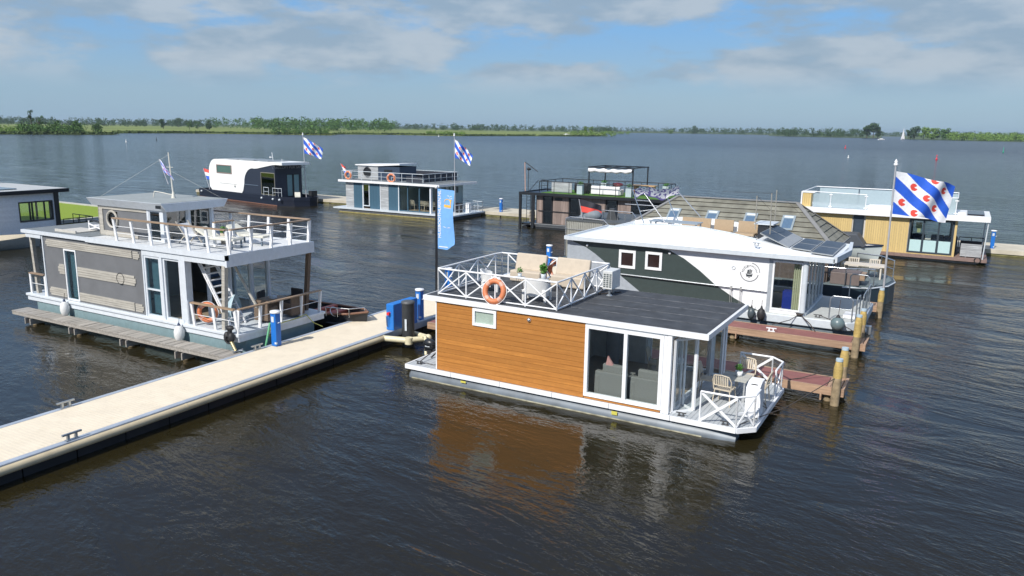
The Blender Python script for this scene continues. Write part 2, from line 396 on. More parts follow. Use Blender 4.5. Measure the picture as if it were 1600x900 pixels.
# ================================================================== far shore
def cuv(X, Yd):
    """a bearing (tangent to the right of the lens axis) and a distance to a place on the map"""
    a = .514-math.atan(X); return (16.2-Yd*sin(a), -23.05+Yd*cos(a))
def bearing(px): return (px-800)/1226
meadow = M('meadow_grass', (.15, .19, .035), .95, var=.35, sc=.01, dirt=.3)
reedm = M('reed_bank', (.045, .075, .016), .95, var=.35, sc=.05)
def shore(name, pts, z0, mt, back):
    """land from a shoreline (pixel column, distance) back to a distance"""
    mb = MB(); f = [cuv(bearing(a), d) for a, d in pts]; g = [cuv(bearing(a), back) for a, d in pts]
    for i in range(len(f)-1):
        mb.quad((*f[i], z0), (*f[i+1], z0), (*g[i+1], z0), (*g[i], z0)); mb.quad((*f[i], -.3), (*f[i+1], -.3), (*f[i+1], z0), (*f[i], z0))
    return mb.build(name, mt, kind='structure')
s1 = [(-260, 640), (-60, 640), (60, 650), (185, 665), (192, 760), (300, 800), (420, 790), (520, 770), (530, 860), (620, 880), (720, 850), (800, 930), (900, 1010), (932, 1080), (940, 1500)]
shore('meadow', s1, .5, meadow, 2600)
shore('far_bank', [(-300, 2600), (500, 2500), (940, 2300), (1100, 2600), (1200, 2500)], .7, M('far_bank_ground', (.07, .10, .03), .95), 6000)
shore('east_bank', [(1190, 1900), (1350, 1650), (1362, 1700), (1364, 2800), (1397, 2800), (1399, 1560), (1460, 1500), (1600, 1380), (1900, 1350)], .5, M('east_bank_ground', (.06, .09, .03), .95), 4200)
fol = [M('foliage_dark', (.032, .07, .02), .9, var=.3, sc=.3, isl=.45), M('foliage_mid', (.055, .12, .022), .9, var=.3, sc=.3, isl=.45), M('foliage_light', (.11, .19, .03), .9, var=.3, sc=.3, isl=.45)]
bark = M('tree_bark', (.10, .08, .06), .9)
def crownmb(mb, x, y, z0, w, h_, k, n_=110, m=0):
    """uneven crown of leaf clumps: several overlapping lobes"""
    for _ in range(k):
        a = random.random()*2*pi; r = random.random()**.6*w*.34; zz = z0+h_*(.18+.66*random.random()); lr = w*random.uniform(.18, .3)
        mb.leaves((x+r*cos(a), y+r*sin(a), zz), lr, lr*.85, n_//k, lr*.75, m)
    return mb
def wood(name, px0, px1, d0, d1, nt_, hr, mt, label, z0=.4, wr=(12, 20), nn=60):
    mb = MB()
    for _ in range(nt_):
        X = random.uniform(px0, px1); d = random.uniform(d0, d1); x, y = cuv(bearing(X), d)
        hh = random.uniform(*hr); crownmb(mb, x, y, z0-.5, random.uniform(*wr), hh, 4, nn)
    return mb.build(name, mt, label=label, cat='woodland', kind='stuff')
random.seed(21)
wood('far_woodland', -60, 330, 1750, 2300, 285, (13.0, 21.8), fol[0], 'bluish far tree belt behind the meadow on the left')
wood('far_woodland', 330, 620, 1500, 1900, 195, (15.9, 24.6), fol[1], 'green tree belt behind the meadow in the middle of the shore')
wood('far_woodland', 400, 610, 1150, 1380, 135, (14.5, 24.6), fol[1], 'taller leafy wood on the meadow above the black hulled boat', nn=60)
wood('far_woodland', 600, 950, 2000, 2500, 285, (13.0, 21.8), fol[0], 'thin dark tree belt on the skyline behind the central meadow')
wood('far_woodland', 930, 1075, 2600, 3200, 105, (13.0, 21.8), fol[0], 'faint tree belt across the open water right of centre')
wood('far_woodland', 1070, 1240, 2300, 2700, 165, (14.5, 23.2), fol[0], 'low dark wood on the far bank left of the thick wood')
wood('far_woodland', 1200, 1340, 1720, 1850, 120, (13.0, 21.8), fol[0], 'dark wood on the far bank thickening to the right')
wood('far_woodland', 1362, 1400, 3000, 3300, 39, (11.6, 18.8), fol[0], 'tiny far trees in the gap of the right bank')
wood('far_woodland', 1466, 1640, 1420, 1560, 135, (8.7, 14.5), fol[2], 'pale green low wood on the right bank')
wood('far_woodland', 1460, 1620, 1750, 1900, 90, (11.6, 17.4), fol[0], 'dark trees behind the pale low wood on the right bank')
wood('shore_scrub', 40, 140, 662, 720, 105, (4.6, 9.2), fol[1], 'green scrub on the left shore point', wr=(6, 9), nn=70)
wood('shore_scrub', -20, 45, 668, 720, 39, (3.4, 5.8), fol[2], 'light green low scrub at the far left shore', wr=(5, 8), nn=60)
wood('shore_scrub', 430, 515, 785, 830, 75, (4.0, 8.0), fol[1], 'green bushes on the small island behind the black hulled boat', wr=(5, 8), nn=70)
wood('shore_scrub', 665, 725, 870, 900, 51, (3.4, 5.8), fol[2], 'light green bushes on the waterline behind the shore flag', wr=(5, 7), nn=60)
wood('shore_scrub', 888, 955, 1030, 1080, 60, (4.6, 9.2), fol[2], 'light green bushes at the tip of the meadow', wr=(5, 8), nn=60)
wood('shore_scrub', 930, 980, 1500, 1560, 39, (4.6, 8.0), fol[2], 'pale bushes trailing off the meadow tip', wr=(5, 8), nn=50)
# reed edge along the meadow
mb = MB()
for (a, d), (b_, e_) in zip(s1[:-2], s1[1:-1]):
    for k in range(max(6, int(abs(b_-a)*.9))):
        q = random.random(); x, y = cuv(bearing(a+(b_-a)*q), d+(e_-d)*q+random.uniform(1, 9))
        mb.leaves((x, y, .9), 4.5, 1.1, 9, 2.6)
mb.build('reeds', reedm, label='dark reed edge along the meadow shoreline', cat='reeds', kind='stuff')
# single trees one can tell apart
def tree(px, d, w, h_, mi, label, group=None, nn=420):
    h_ *= 1.12; x, y = cuv(bearing(px), d); T = thing('tree', label, 'tree', (x, y, .4), 0, group)
    mb = MB(); top = Vector((x+random.uniform(-.3, .3), y, .4+h_*.62)); mb.tube((x, y, .4), top, .03*h_, 6, r2=.012*h_)
    for k in range(4):
        a = random.random()*6.28; mb.tube(Vector((x, y, .4)).lerp(top, .45+.12*k), (x+w*.3*cos(a), y+w*.3*sin(a), .4+h_*.75), .012*h_, 5, r2=.005*h_)
    mb.build('trunk', bark, T)
    cm = MB(); crownmb(cm, x, y, .6, w, h_, 9, nn); cm.build('crown', fol[mi], T)
    return T
tree(60, 690, 6.5, 17, 0, 'tall narrow tree rising above the scrub of the left shore point')
tree(72, 700, 7, 13, 1, 'rounder tree leaning beside the tallest one on the left shore point')
tree(98, 705, 9, 11, 1, 'broad tree in the middle of the left shore point scrub')
tree(128, 690, 8, 9.5, 1, 'broad low tree at the right end of the left shore scrub')
tree(158, 700, 9, 7, 1, 'low rounded bush tree standing alone at the tip of the left point')
tree(262, 1250, 13, 13, 0, 'lone round tree standing in the meadow, left one')
tree(302, 1200, 8, 13, 1, 'small upright tree in the meadow right of the lone round tree')
tree(315, 1260, 8, 11, 1, 'lower companion of the small upright meadow tree')
tree(332, 1240, 14, 12, 0, 'dark wide tree in the meadow before the long green wood')
tree(285, 1900, 24, 20, 0, 'hazy broad tree above the skyline behind the meadow')
tree(908, 1120, 9, 13, 2, 'light green tree standing above the bushes at the meadow tip')
tree(919, 1130, 9, 11.5, 2, 'second lower light green tree at the meadow tip')
tree(1076, 2500, 22, 22, 0, 'dark round tree alone on the low far bank')
tree(1040, 2100, 16, 9, 2, 'pale bushy tree standing in the water gap right of the meadow')
for k, (a, w, h_, m_, lb) in enumerate([(1340, 20, 20, 0, 'leftmost dark tree of the thick clump ending the far wood'), (1350, 20, 21, 0, 'tallest dark tree of the thick clump ending the far wood'), (1357, 12, 17, 0, 'rightmost dark tree of the thick clump before the water gap'),
        (1404, 11, 15, 0, 'first dark tree right of the gap with the sailboat'), (1413, 17, 17, 0, 'tall dark tree on the right bank beside the sailboat gap'), (1427, 19, 15, 2, 'light green tree on the right bank beside the dark one'), (1443, 20, 14.5, 2, 'broad light green tree in the middle of the right bank clump'), (1459, 16, 14.5, 1, 'rightmost tall tree of the right bank clump')]):
    tree(a, 1660 if a < 1380 else 1590-k*8, w*1.1, h_*1.2, m_, lb, nn=700)
# ================================================================== grass quay on the left
mb = MB(); mb.prism([(-125, 13), (-56, 13), (-53.2, 17), (-53.2, 26), (-54.5, 27), (-125, 29)], 'z', -.5, .55)
mb.build('grass_bank', grassm, kind='structure')
mb = MB(); mb.beam((-125, 29.1, .5), (-54.5, 27.1, .5), .5, .3); mb.beam((-54.4, 27, .5), (-53, 26, .5), .4, .3); mb.beam((-53, 26, .5), (-53, 17, .5), .4, .3)
mb.build('kerb', M('quay_kerb', (.42, .42, .38), .85, var=.15, sc=1), kind='structure')
# ================================================================== piers
def planks(mb, x0, x1, y0, y1, z0, z1, w, along='y', gap=.015, jit=.004):
    if along == 'y':
        n_ = round((x1-x0)/w); w = (x1-x0)/n_
        for i in range(n_): j = random.uniform(0, jit); mb.box(x0+i*w, x0+(i+1)*w-gap, y0, y1, z0, z1-j)
    else:
        n_ = round((y1-y0)/w); w = (y1-y0)/n_
        for i in range(n_): j = random.uniform(0, jit); mb.box(x0, x1, y0+i*w, y0+(i+1)*w-gap, z0, z1-j)
    return mb
# thin haze over the lake
hz = bpy.data.materials.new('haze'); hz.use_nodes = True; hn = hz.node_tree.nodes; hn.clear(); ho_ = hn.new('ShaderNodeOutputMaterial'); pv_ = hn.new('ShaderNodeVolumePrincipled'); hz.node_tree.links.new(pv_.outputs[0], ho_.inputs['Volume'])
pv_.inputs['Color'].default_value = (.72, .87, 1, 1); pv_.inputs['Density'].default_value = .00007; pv_.inputs['Anisotropy'].default_value = .2
MB().box(-15000, 15000, -15000, 15000, -1.5, 45).build('haze', hz, kind='stuff', label='thin pale haze over the lake', cat='haze')
# main pier
T = thing('pier', 'long beige concrete pier with a rounded rubber edge running up from the left', 'pier', (-5.9, -5, 0))
pm = M('pier_concrete', (.70, .625, .49), .85, var=.07, sc=1.3, bump=.25, bs=25, dirt=.4)
mb = MB()
for i in range(44):          # cast slabs with a fine joint and an anti-slip pattern of shallow ribs
    v0 = -44+i*1.5; mb.box(-7.15, -4.72, v0, v0+1.494, .3, .565)
mb.build('deck', pm, T)
rb = MB()
for i in range(int(66/.125)):
    v0 = -44+i*.125; rb.box(-7.1, -4.78, v0+.02, v0+.085, .565, .5675)
rb.build('anti_slip_ribs', M('pier_ribs', (.69, .61, .48), .85, var=.06, sc=2), T)
mb = MB(); mb.box(-4.72, -4.55, -44, 22, .3, .575); mb.box(-4.53, -4.49, -44, 22, .3, .58); mb.box(-7.33, -7.15, -44, 22, .3, .575); mb.build('edge_strip', M('pier_edge_strip', (.34, .39, .46), .5, var=.12, sc=2), T)
mb = MB(); mb.tube((-4.45, -44, .43), (-4.45, 2.4, .43), .115, 12); mb.tube((-4.45, 12.9, .43), (-4.45, 22, .43), .115, 12)
for v in (-40, -33.5, -27, -20.5, -14, -7.5, -1): mb.tube((-4.45, v, .43), (-4.45, v+.03, .43), .122, 12)
mb.build('fender_rail', M('beige_fender', (.52, .44, .29), .55, var=.1, sc=2, dirt=.3), T)
mb = MB()
for i in range(44): v0 = -44+i*1.5; mb.box(-7.2, -4.62, v0+.02, v0+1.48, -.6, .3)
mb.build('pontoon', M('wet_pontoon', (.02, .022, .026), .5, var=.3, sc=1.5), T)
mb = MB(); mb.tube((-4.5, 2.45, .42), (-3.35, 2.75, .42), .13, 10); mb.tube((-3.35, 2.75, .27), (-3.35, 2.75, .55), .17, 12); mb.tube((-3.3, 2.8, .44), (-2.85, 3.4, .44), .12, 10); mb.ball((-2.85, 3.45, .45), .16); mb.tube((-2.9, 3.5, .44), (-4.5, 3.9, .44), .12, 10)
mb.poly([(-3.1, 3.3, .55), (-2.75, 3.1, .6), (-2.5, 2.8, .35), (-2.35, 2.6, -.1)], .07, 8); mb.build('pile_guide', M('cream_pipe', (.68, .62, .42), .45, dirt=.2), T)
# cleats on the pier
def cleat(mb, c, d, s=1):
    c = Vector(c); d = Vector(d).normalized()*s; mb.beam(c-d*.2+Vector((0, 0, .13*s)), c+d*.2+Vector((0, 0, .13*s)), .045*s, .035*s)
    for k in (-.08, .08): mb.beam(c+d*k, c+d*k+Vector((0, 0, .13*s)), .05*s, .05*s)
    mb.beam(c-d*.14, c+d*.14, .09*s, .02*s)
def mkcleat(loc, d, lb, s=1.4):
    mb = MB(); cleat(mb, loc, d, s); return mb.build('mooring_cleat', steel, loc=loc, label=lb, cat='cleat', group='cleats on the long pier')
mkcleat((-7.22, -9.7, .58), (0, 1, 0), 'steel cleat on the far edge of the beige pier, nearer the photo left edge')
mkcleat((-4.62, -11.1, .58), (0, 1, 0), 'steel cleat on the near edge of the beige pier, lower left')
mkcleat((-7.2, -2.0, .58), (0, 1, 0), 'steel cleat at the corner of pier and grey jetty')
# breakwater behind the boats
T = thing('breakwater_pier', 'long low concrete breakwater pier behind the far houseboats', 'pier', (-20, 51, 0))
MB().box(-74, 140, 48.9, 53.4, .15, .47).build('deck', M('breakwater_concrete', (.50, .46, .37), .9, var=.15, sc=.7, dirt=.3), T)
mb = MB()
for i in range(36): x = -74+i*6; mb.box(x+.05, x+5.9, 48.98, 53.3, -.5, .15)
mb.build('pontoon', M('mossy_concrete', (.20, .19, .08), .9, var=.4, sc=1.5), T)
# ================================================================== finger jetties
pilem = M('old_pile_wood', (.30, .23, .14), .9, var=.4, sc=5, dirt=.4)
redw = M('red_composite_deck', (.235, .095, .085), .7, var=.1, sc=3, isl=.05, dirt=.25)
tanw = grain('tan_timber', (.44, .29, .19), (.28, .18, .12), 0)
greyw = grain('grey_timber', (.40, .37, .33), (.26, .24, .21), 1, isl=.22)
def jetty(x0, x1, y0, y1, zt, deckm, beamm, px, label, grey=False):
    T = thing('finger_jetty', label, 'jetty', ((x0+x1)/2, (y0+y1)/2, 0), group='finger jetties between the boats')
    mb = MB()
    if grey: planks(mb, x0, x1, y0, y1, zt-.06, zt, .17, 'y', .014, .02)
    else: planks(mb, x0, x1-.5, y0+.06, y1-.06, zt-.05, zt, .145, 'x', .005, .002)
    mb.build('deck', deckm, T)
    mb = MB(); mb.box(x0, x1, y0-.03 if not grey else y0+.02, y0+.055, zt-.29 if not grey else zt-.2, zt+.006 if not grey else zt-.061)
    mb.box(x0, x1, y1-.055, y1+.03 if not grey else y1-.02, zt-.29 if not grey else zt-.2, zt+.006 if not grey else zt-.061)
    if not grey:
        mb.box(x1, x1+.1, y0-.1, y1+.1, zt-.27, zt+.012)
        for k in range(4): mb.box(x1-.48+k*.115, x1-.38+k*.115, y0+.06, y1-.06, zt-.045, zt-.004)
    mb.build('edge_beam', beamm, T)
    for x in px:
        for y in ((y0+.25, y1-.25) if not grey else (y0+.3, y1-.2)):
            mb = MB(); mb.tube((x, y, -1.2), (x, y, zt-.25), .14 if not grey else .12, 10, r2=.13)
            mb.build('pile', pilem, T)
        mb = MB()
        for s_ in (-.2, .2): mb.box(x+s_-.03, x+s_+.03, y0-.06, y1+.06, zt-.5, zt-.22)
        mb.build('cross_beam', beamm, T)
    return T
jetty(-21.95, -7.36, -3.36, -2.6, .57, greyw, greyw, (-20.6, -17.2, -13.6, -10.1), 'weathered grey plank jetty beside the grey two storey houseboat', True)
J1 = jetty(-4.2, 13.4, 5.3, 6.6, .57, redw, tanw, (-1, 3.5, 8, 12.95), 'red brown jetty behind the orange clad houseboat')
J2 = jetty(-4.2, 13.4, 12.06, 13.3, .57, redw, tanw, (-1, 3.3, 7.9, 12.85), 'red brown jetty beside the white and dark green houseboat')
jetty(-4.2, 13.3, 20.5, 21.5, .57, redw, tanw, (-1, 3.3, 7.9, 12.6), 'mostly hidden jetty beyond the white and dark green houseboat')
for x, y, rr, lb in ((4.6, 12.4, 0, 'small white cleat on the jetty beside the white and dark green houseboat'), (9.6, 12.2, 0, 'white cleat in the middle of the jetty edge by the white and dark green houseboat')):
    mb = MB(); cleat(mb, (x, y, .58), (1, .1, 0), 1.1); mb.build('mooring_cleat', white2, loc=(x, y, .58), label=lb, cat='cleat')
# yellow painted mooring posts
yel = M('yellow_post_paint', (.50, .36, .12), .75, var=.3, sc=7, dirt=.75); capm = M('blue_grey_cap', (.42, .52, .58), .5)
def post(x, y, z0, zt, tilt, label, yl_=.6):
    T = thing('mooring_post', label, 'post', (x, y, 0), group='yellow topped mooring posts')
    top = Vector((x+tilt[0], y+tilt[1], zt)); bt = Vector((x, y, z0)); a = bt.lerp(top, (zt-yl_-z0)/(zt-z0))
    MB().tube(bt, a, .15, 12, r2=.148).build('pile', pilem, T)
    q = bt.lerp(top, .9); MB().tube(a, q, .15, 12, r2=.158).tube(q, top, .156, 12, r2=.115).build('yellow_band', yel, T)
    MB().tube(top, top+Vector((0, 0, .09)), .125, 12, r2=.12).build('cap', capm, T)
post(13.22, 5.12, -1, 1.6, (.05, .0), 'yellow topped post at the near corner of the front red jetty end')
post(13.25, 6.72, -1, 1.6, (0, .05), 'yellow topped post at the far corner of the front red jetty end')
post(13.1, 11.95, -1, 1.75, (.05, .02), 'yellow topped post at the near corner of the second red jetty end', .85)
post(13.15, 13.32, -1, 1.75, (.03, .0), 'yellow topped post at the far corner of the second red jetty end, by the fender')
post(13.3, 20.5, -1, 1.45, (.03, 0), 'yellow topped post behind the steel gate of the white and dark green houseboat')
# black steel pile
T = thing('steel_pile', 'thick black steel pile beside the blue cabinet', 'pile', (-3.75, 3.25, 0))
MB().tube((-3.75, 3.25, -1), (-3.75, 3.25, 1.95), .27, 20).build('tube', M('black_pile', (.03, .033, .036), .5, var=.2), T)
MB().lathe((-3.75, 3.25, 1.95), [(.29, -.05), (.29, .03), (.2, .06), (0, .08)], 20).build('cap', M('pile_cap', (.08, .085, .09), .5), T)
MB().box(-3.72, -3.62, 2.965, 2.985, .75, 1.25).build('marking', lgrey, T)
# blue cabinet
T = thing('electrical_cabinet', 'large blue cabinet with a red plug on the pier edge', 'cabinet', (-4.7, 4.2, .57))
MB().box(-4.9, -4.5, 3.2, 4.95, .575, 1.74).build('housing', M('blue_cabinet', (.015, .17, .55), .4, var=.05), T, bev=.03)
mb = MB(); mb.tube((-4.72, 3.2, 1.33), (-4.72, 3.08, 1.33), .07, 10); mb.build('plug', M('red_plug', (.6, .02, .03), .4), T)
mb = MB(); mb.poly([(-4.72, 3.1, 1.3), (-4.74, 3.12, 1.0), (-4.78, 3.13, .75), (-4.83, 3.14, .8), (-4.86, 3.14, 1.2)], .012); mb.build('cable', rope, T)
# blue power pedestals
T = thing('power_pedestal', 'blue power pedestal with a white cap and green hose by the grey two storey houseboat', 'pedestal', (0, 0, 0), group='blue power pedestals')
MB().box(-.14, .14, -.14, .14, 0, 1.36).build('column', bluep, T, bev=.02)
mb = MB(); mb.lathe((0, 0, 1.36), [(.2, 0), (.22, .03), (.2, .08), (0, .1)], 16); mb.build('cap', white, T)
mb = MB(); mb.box(.06, .16, -.16, -.1, .1, .18); mb.box(-.08, .06, -.155, -.13, 1.0, 1.22); mb.tube((.14, -.02, .95), (.24, -.02, 1.0), .02); mb.build('fittings', lgrey, T)
T.location = (-7.02, -1.15, .57)
for loc, lb in (((-4.82, 5.55, .57), 'blue power pedestal behind the black pile and blue cabinet'), ((-6.85, 10.9, .57), 'blue power pedestal behind the white roof railing of the orange clad houseboat'),
                ((-6.2, 21.4, .57), 'blue power pedestal behind the cream sofas, by the white and dark green stern'), ((-26.2, 49.4, .47), 'blue power pedestal on the breakwater left of the timber houseboat with roof lawn'), ((18.95, 49.6, .47), 'blue power pedestal on the breakwater at the right end of the yellow houseboat')):
    dup(T, loc, 0, lb)
# advertising banner on the pier
T = thing('banner_flag', 'tall light blue advertising banner on a black pole behind the blue cabinet', 'banner', (-7, 10, .57))
MB().tube((-7, 10, .57), (-6.98, 10, 6.25), .07, 10, r2=.06).build('pole', dark, T)
mb = MB(); mb.ball((-6.98, 10, 6.3), .1); mb.build('finial', white, T)
def ban(s_, t_):
    x = -6.9+1.02*s_; z_ = 6.22-3.08*t_
    if s_ > .55 and t_ > .8: z_ += (s_-.55)*(t_-.8)*5*.8
    wv = .03*sin(7*t_+2*s_)*s_+.06*s_*s_*max(0, t_-.72)*sin(22*s_)
    return (x+wv*.6+.07*s_*max(0, t_-.6), 10+wv*1.4-.05*s_, z_-.06*s_)
cloth = M('light_blue_banner', (.17, .39, .76), .75, var=.06)
MB().grid(ban, 24, 60).build('banner', cloth, T)
def onban(mb):
    out_ = []
    for v in mb.v:
        s_, t_ = v.x, v.y; q = Vector(ban(min(max(s_, 0), 1), min(max(t_, 0), 1))); out_.append(q+Vector((0, -.014-v.z, 0)))
    mb.v = out_; return mb
# lettering runs up the hoist side
mt_ = Matrix(((0, -1/1.02, 0, .13), (-1/3.08, 0, 0, .42), (0, 0, 1, 0), (0, 0, 0, 1)))
tm = textmesh('HUISBOOTHUREN.NL', .25, mt_, None, None, ext=.001)
onban(tm).build('lettering', white, T)
mb = MB()   # orange hull and white outline of the little houseboat, waves and gulls
for i in range(9):
    a = .40+.05*i; mb.box(a, a+.045, .245+.004*(i % 2), .285+.004*(i % 2), 0, .004)
for i in range(14):
    a0 = pi-pi*i/14; a1 = pi-pi*(i+1)/14
    mb.add([(.6+.2*cos(a0), .21-.062*sin(a0), 0), (.6+.2*cos(a1), .21-.062*sin(a1), 0), (.6+.175*cos(a1), .212-.052*sin(a1), 0), (.6+.175*cos(a0), .212-.052*sin(a0), 0)], [(0, 1, 2, 3)])
mb.box(.78, .84, .165, .24, 0, .004); mb.box(.72, .86, .155, .172, 0, .004)
onban(mb).build('houseboat_logo', M('banner_orange', (.85, .48, .08), .7), T)
mb = MB()
for i in range(8): a = .38+.06*i; mb.add([(a, .293, 0), (a+.03, .3, 0), (a+.06, .293, 0), (a+.06, .299, 0), (a+.03, .306, 0), (a, .299, 0)], [(0, 1, 2, 5), (2, 3, 4, 5)])
for (cx, cy, w) in ((.58, .62, .26), (.72, .1, .16), (.8, .13, .1)):
    for sgn in (-1, 1): mb.add([(cx, cy+.012, 0), (cx+sgn*w*.5, cy-.008, 0), (cx+sgn*w, cy-.004, 0), (cx+sgn*w*.5, cy+.004, 0)], [(0, 1, 2, 3)])
mb.box(.08, .6, .955, .97, 0, .003)
onban(mb).build('gull_marks', white, T)
# ================================================================== orange clad houseboat (A)
A = thing('houseboat', 'orange wood clad houseboat with white railings and black flat roof, nearest in front', 'houseboat', (4.5, 2.4, 0), group='houseboats in the marina')
wood_o = grain('orange_cladding', (.455, .188, .038), (.375, .148, .028), 0, r=.55, isl=.15, st=14)
zd = .46
pont = M('grey_pontoon', (.14, .165, .19), .42, .1, var=.3, sc=1.2, dirt=.45)
for y in (.22, 4.63):
    mb = MB(); mb.tube((-1.1, y, -.04), (10.1, y, -.04), .41, 24, cap=False)
    mb.tube((10.1, y, -.04), (11.1, y, -.04), .41, 24, r2=.26)
    mb.tube((-1.22, y, -.04), (-1.1, y, -.04), .3, 24, r2=.41)
    for x in (.15, 2.35, 4.1, 5.9, 7.2, 8.6, 9.85): mb.tube((x, y, -.04), (x+.018, y, -.04), .415, 24)
    mb.build('pontoon', pont, A)
mb = MB(); mb.box(-1.05, 10.6, .02, .3, .19, .33); mb.box(-1.05, 10.8, 4.5, 4.8, .19, .33); mb.box(-1.0, 11.0, .5, 4.4, .1, .33); mb.build('deck_frame', dark, A)
mb = MB(); mb.box(-1.0, 10.1, -.2, -.18, -.03, .035); mb.build('waterline', M('cream_scum_line', (.36, .34, .25), .8, var=.4, sc=4), A)
mb = MB(); mb.box(1.2, 1.42, -.2, -.185, .2, .27); mb.box(7.1, 7.3, -.2, -.185, .15, .27); mb.build('rating_plate', M('yellow_plate', (.6, .55, .1), .5), A)
outl = [(-1.32, -.15), (11.14, -.15), (11.6, .3), (11.6, 4.56), (11.14, 5.0), (-1.32, 5.0)]
MB().prism(outl, 'z', .33, .44).build('deck', lgrey, A)
mb = MB()
for a, b in zip(outl, outl[1:]+outl[:1]):
    nseg = 6 if abs(a[0]-b[0]) > 5 else 1
    for i in range(nseg):
        p = Vector((*a, .4)).lerp(Vector((*b, .4)), i/nseg); q = Vector((*a, .4)).lerp(Vector((*b, .4)), (i+1)/nseg-.0015)
        mb.beam(p, q, .07, .155)
mb.build('deck_trim', white, A)
dk = M('grey_deck_board', (.43, .46, .48), .7, var=.05, sc=3, isl=.07)
mb = MB(); n_ = 18
for i in range(n_):
    x = 8.98+i*(2.56/n_); w = 2.56/n_; e = max(0, x+w-11.14)
    mb.box(x, x+w-.012, -.1+e, 4.95-e, .44, .463-random.random()*.002)
mb.build('deck_boards', dk, A); mb = MB()
for i in range(7): mb.box(-1.28+i*.18, -1.28+i*.18+.168, -.1, 4.95, .44, .463)
mb.build('deck_boards', dk, A)
# hull walls of boards, with the openings left free
H1 = [(1.6, 2.58, 2.37, 3.0)]
mb = MB(); hboards(mb, 'f', 0, .05, .03, 5.99, zd, 3.05, .172, .008, H1)
hboards(mb, 'f', 0, .05, 6.02, 8.66, zd, .55, .1, .0); pass
hboards(mb, 'f', 4.86, 4.9, .03, 6.4, zd, 3.05, .172); hboards(mb, 'e', .0, -.04, .05, 4.85, zd, 3.05, .172)
mb.build('wood_cladding', wood_o, A)
mb = MB(); wall(mb, 'f', .052, .1, .05, 6.0, zd, 3.04, H1); wall(mb, 'f', 4.8, 4.856, .05, 6.4, zd, 3.04); wall(mb, 'e', 0.002, .05, .1, 4.8, zd, 3.04); wall(mb, 'e', 4.2, 4.28, .1, 4.8, zd, 3.04)
mb.build('wall', intw, A)
parts('corner_post', white2, A, ((-.012, .03, -.02, .06, zd, 3.05), (8.69, 8.8, -.02, .1, zd, 3.05), (8.81, 8.95, -.035, .1, zd, 3.05), (8.85, 9.0, 4.75, 4.9, zd, 3.05), (6.4, 6.5, 4.8, 4.91, zd, 3.05)))
MB().box(8.83, 8.95, .1, 4.75, 2.88, 3.05).build('door_header', white2, A); MB().box(8.83, 8.99, .1, 4.75, zd, .5).build('door_sill', white2, A)
MB().box(6.0, 8.69, -.012, .08, 3.0, 3.052).build('lintel', lgrey, A)
MB().box(.1, 8.85, .1, 4.8, .464, .475).build('floor', floorm, A)
window(A, 'f', 0, 6.0, 8.69, .55, 3.0, .12, gm=gl_clear, mull=(7.42,), out=.045)
window(A, 'f', 0, 1.6, 2.58, 2.37, 3.0, .1, gm=M('green_reflection_pane', (.36, .44, .38), .25), out=.05)  # small pane: a pale greenish reflection put into its opaque colour
window(A, 'f', 4.88, 6.5, 8.85, .5, 3.0, .1, gm=gl_clear, mull=(7.68,), out=-.02)
mb = MB(); mb.lathe((3.88, -.0, 2.86), [(0, .09), (.05, .075), (.08, .03), (.085, 0)], 14, ax=(0, -1, 0)); mb.build('wall_lamp', chrome, A)
# folded glass doors
def leafdoor(par, p, q, z0, z1, fw=.065):
    p = Vector((*p, 0)); q = Vector((*q, 0)); mb = MB(); d = (q-p).normalized()
    a = p+Vector((0, 0, z0)); b = q+Vector((0, 0, z0)); c_ = q+Vector((0, 0, z1)); e = p+Vector((0, 0, z1))
    for s_, t_ in ((a, e), (b, c_)): mb.beam(s_, t_, fw, fw, up=d)
    for s_, t_ in ((a, b), (e, c_)): mb.beam(s_, t_, .05, fw)
    f = mb.build('glass_door', white2, par); k = Vector((0, 0, .03)); MB().quad(a+d*.03+k, b-d*.03+k, c_-d*.03-k, e+d*.03-k).build('pane', gl_clear, f)
leafdoor(A, (9.0, .16), (9.5, .75), .49, 2.86); leafdoor(A, (9.02, .3), (9.0, .95), .49, 2.86); leafdoor(A, (9.55, .72), (9.08, 1.05), .49, 2.86)
leafdoor(A, (9.02, 4.65), (9.55, 4.3), .49, 2.86); leafdoor(A, (9.0, 4.5), (9.5, 4.15), .49, 2.86)
leafdoor(A, (9.0, 4.82), (9.3, 4.84), .47, 3.0, .09)
# roof
MB().box(-.53, 10.1, -.08, 4.97, 3.06, 3.235).build('roof', white, A)
MB().box(-.43, 10.0, .02, 4.87, 3.235, 3.256).build('roof_membrane', roofm, A)
mb = MB()
sm_ = M('roof_seam', (.14, .145, .15), .8, var=.7, sc=4)
for y, x0 in ((1.02, -.4), (1.98, -.4), (2.95, -.4), (3.9, -.4)):
    xs = [x0+(10.3)*i/26 for i in range(27)]
    for a, b in zip(xs, xs[1:]): mb.beam((a, y+.012*sin(a*3), 3.259), (b, y+.012*sin(b*3), 3.259), random.choice((.012, .03, .02)), .006)
mb.build('roof_seam', sm_, A)
# roof railing with crosses
mb = MB(); P4 = [(-.03, .19), (4.82, .19), (4.82, 4.67)]
rail(mb, P4, 3.258, .98, 1.25, .028, mids=(), cross=True, bottom=.05)
rail(mb, [(4.82, 4.67), (.35, 4.67)], 3.258, .98, 1.1, .028, mids=(), cross=True, bottom=.05)
rail(mb, [(-.03, .19), (-.03, 4.3)], 3.258, .98, 1.35, .028, mids=(), cross=True, bottom=.05)
rail(mb, [(-.03, 4.3), (.05, 4.67), (.35, 4.67)], 3.258, .98, 1.35, .026, mids=(), bottom=.05)
mb.build('roof_railing', white2, A)
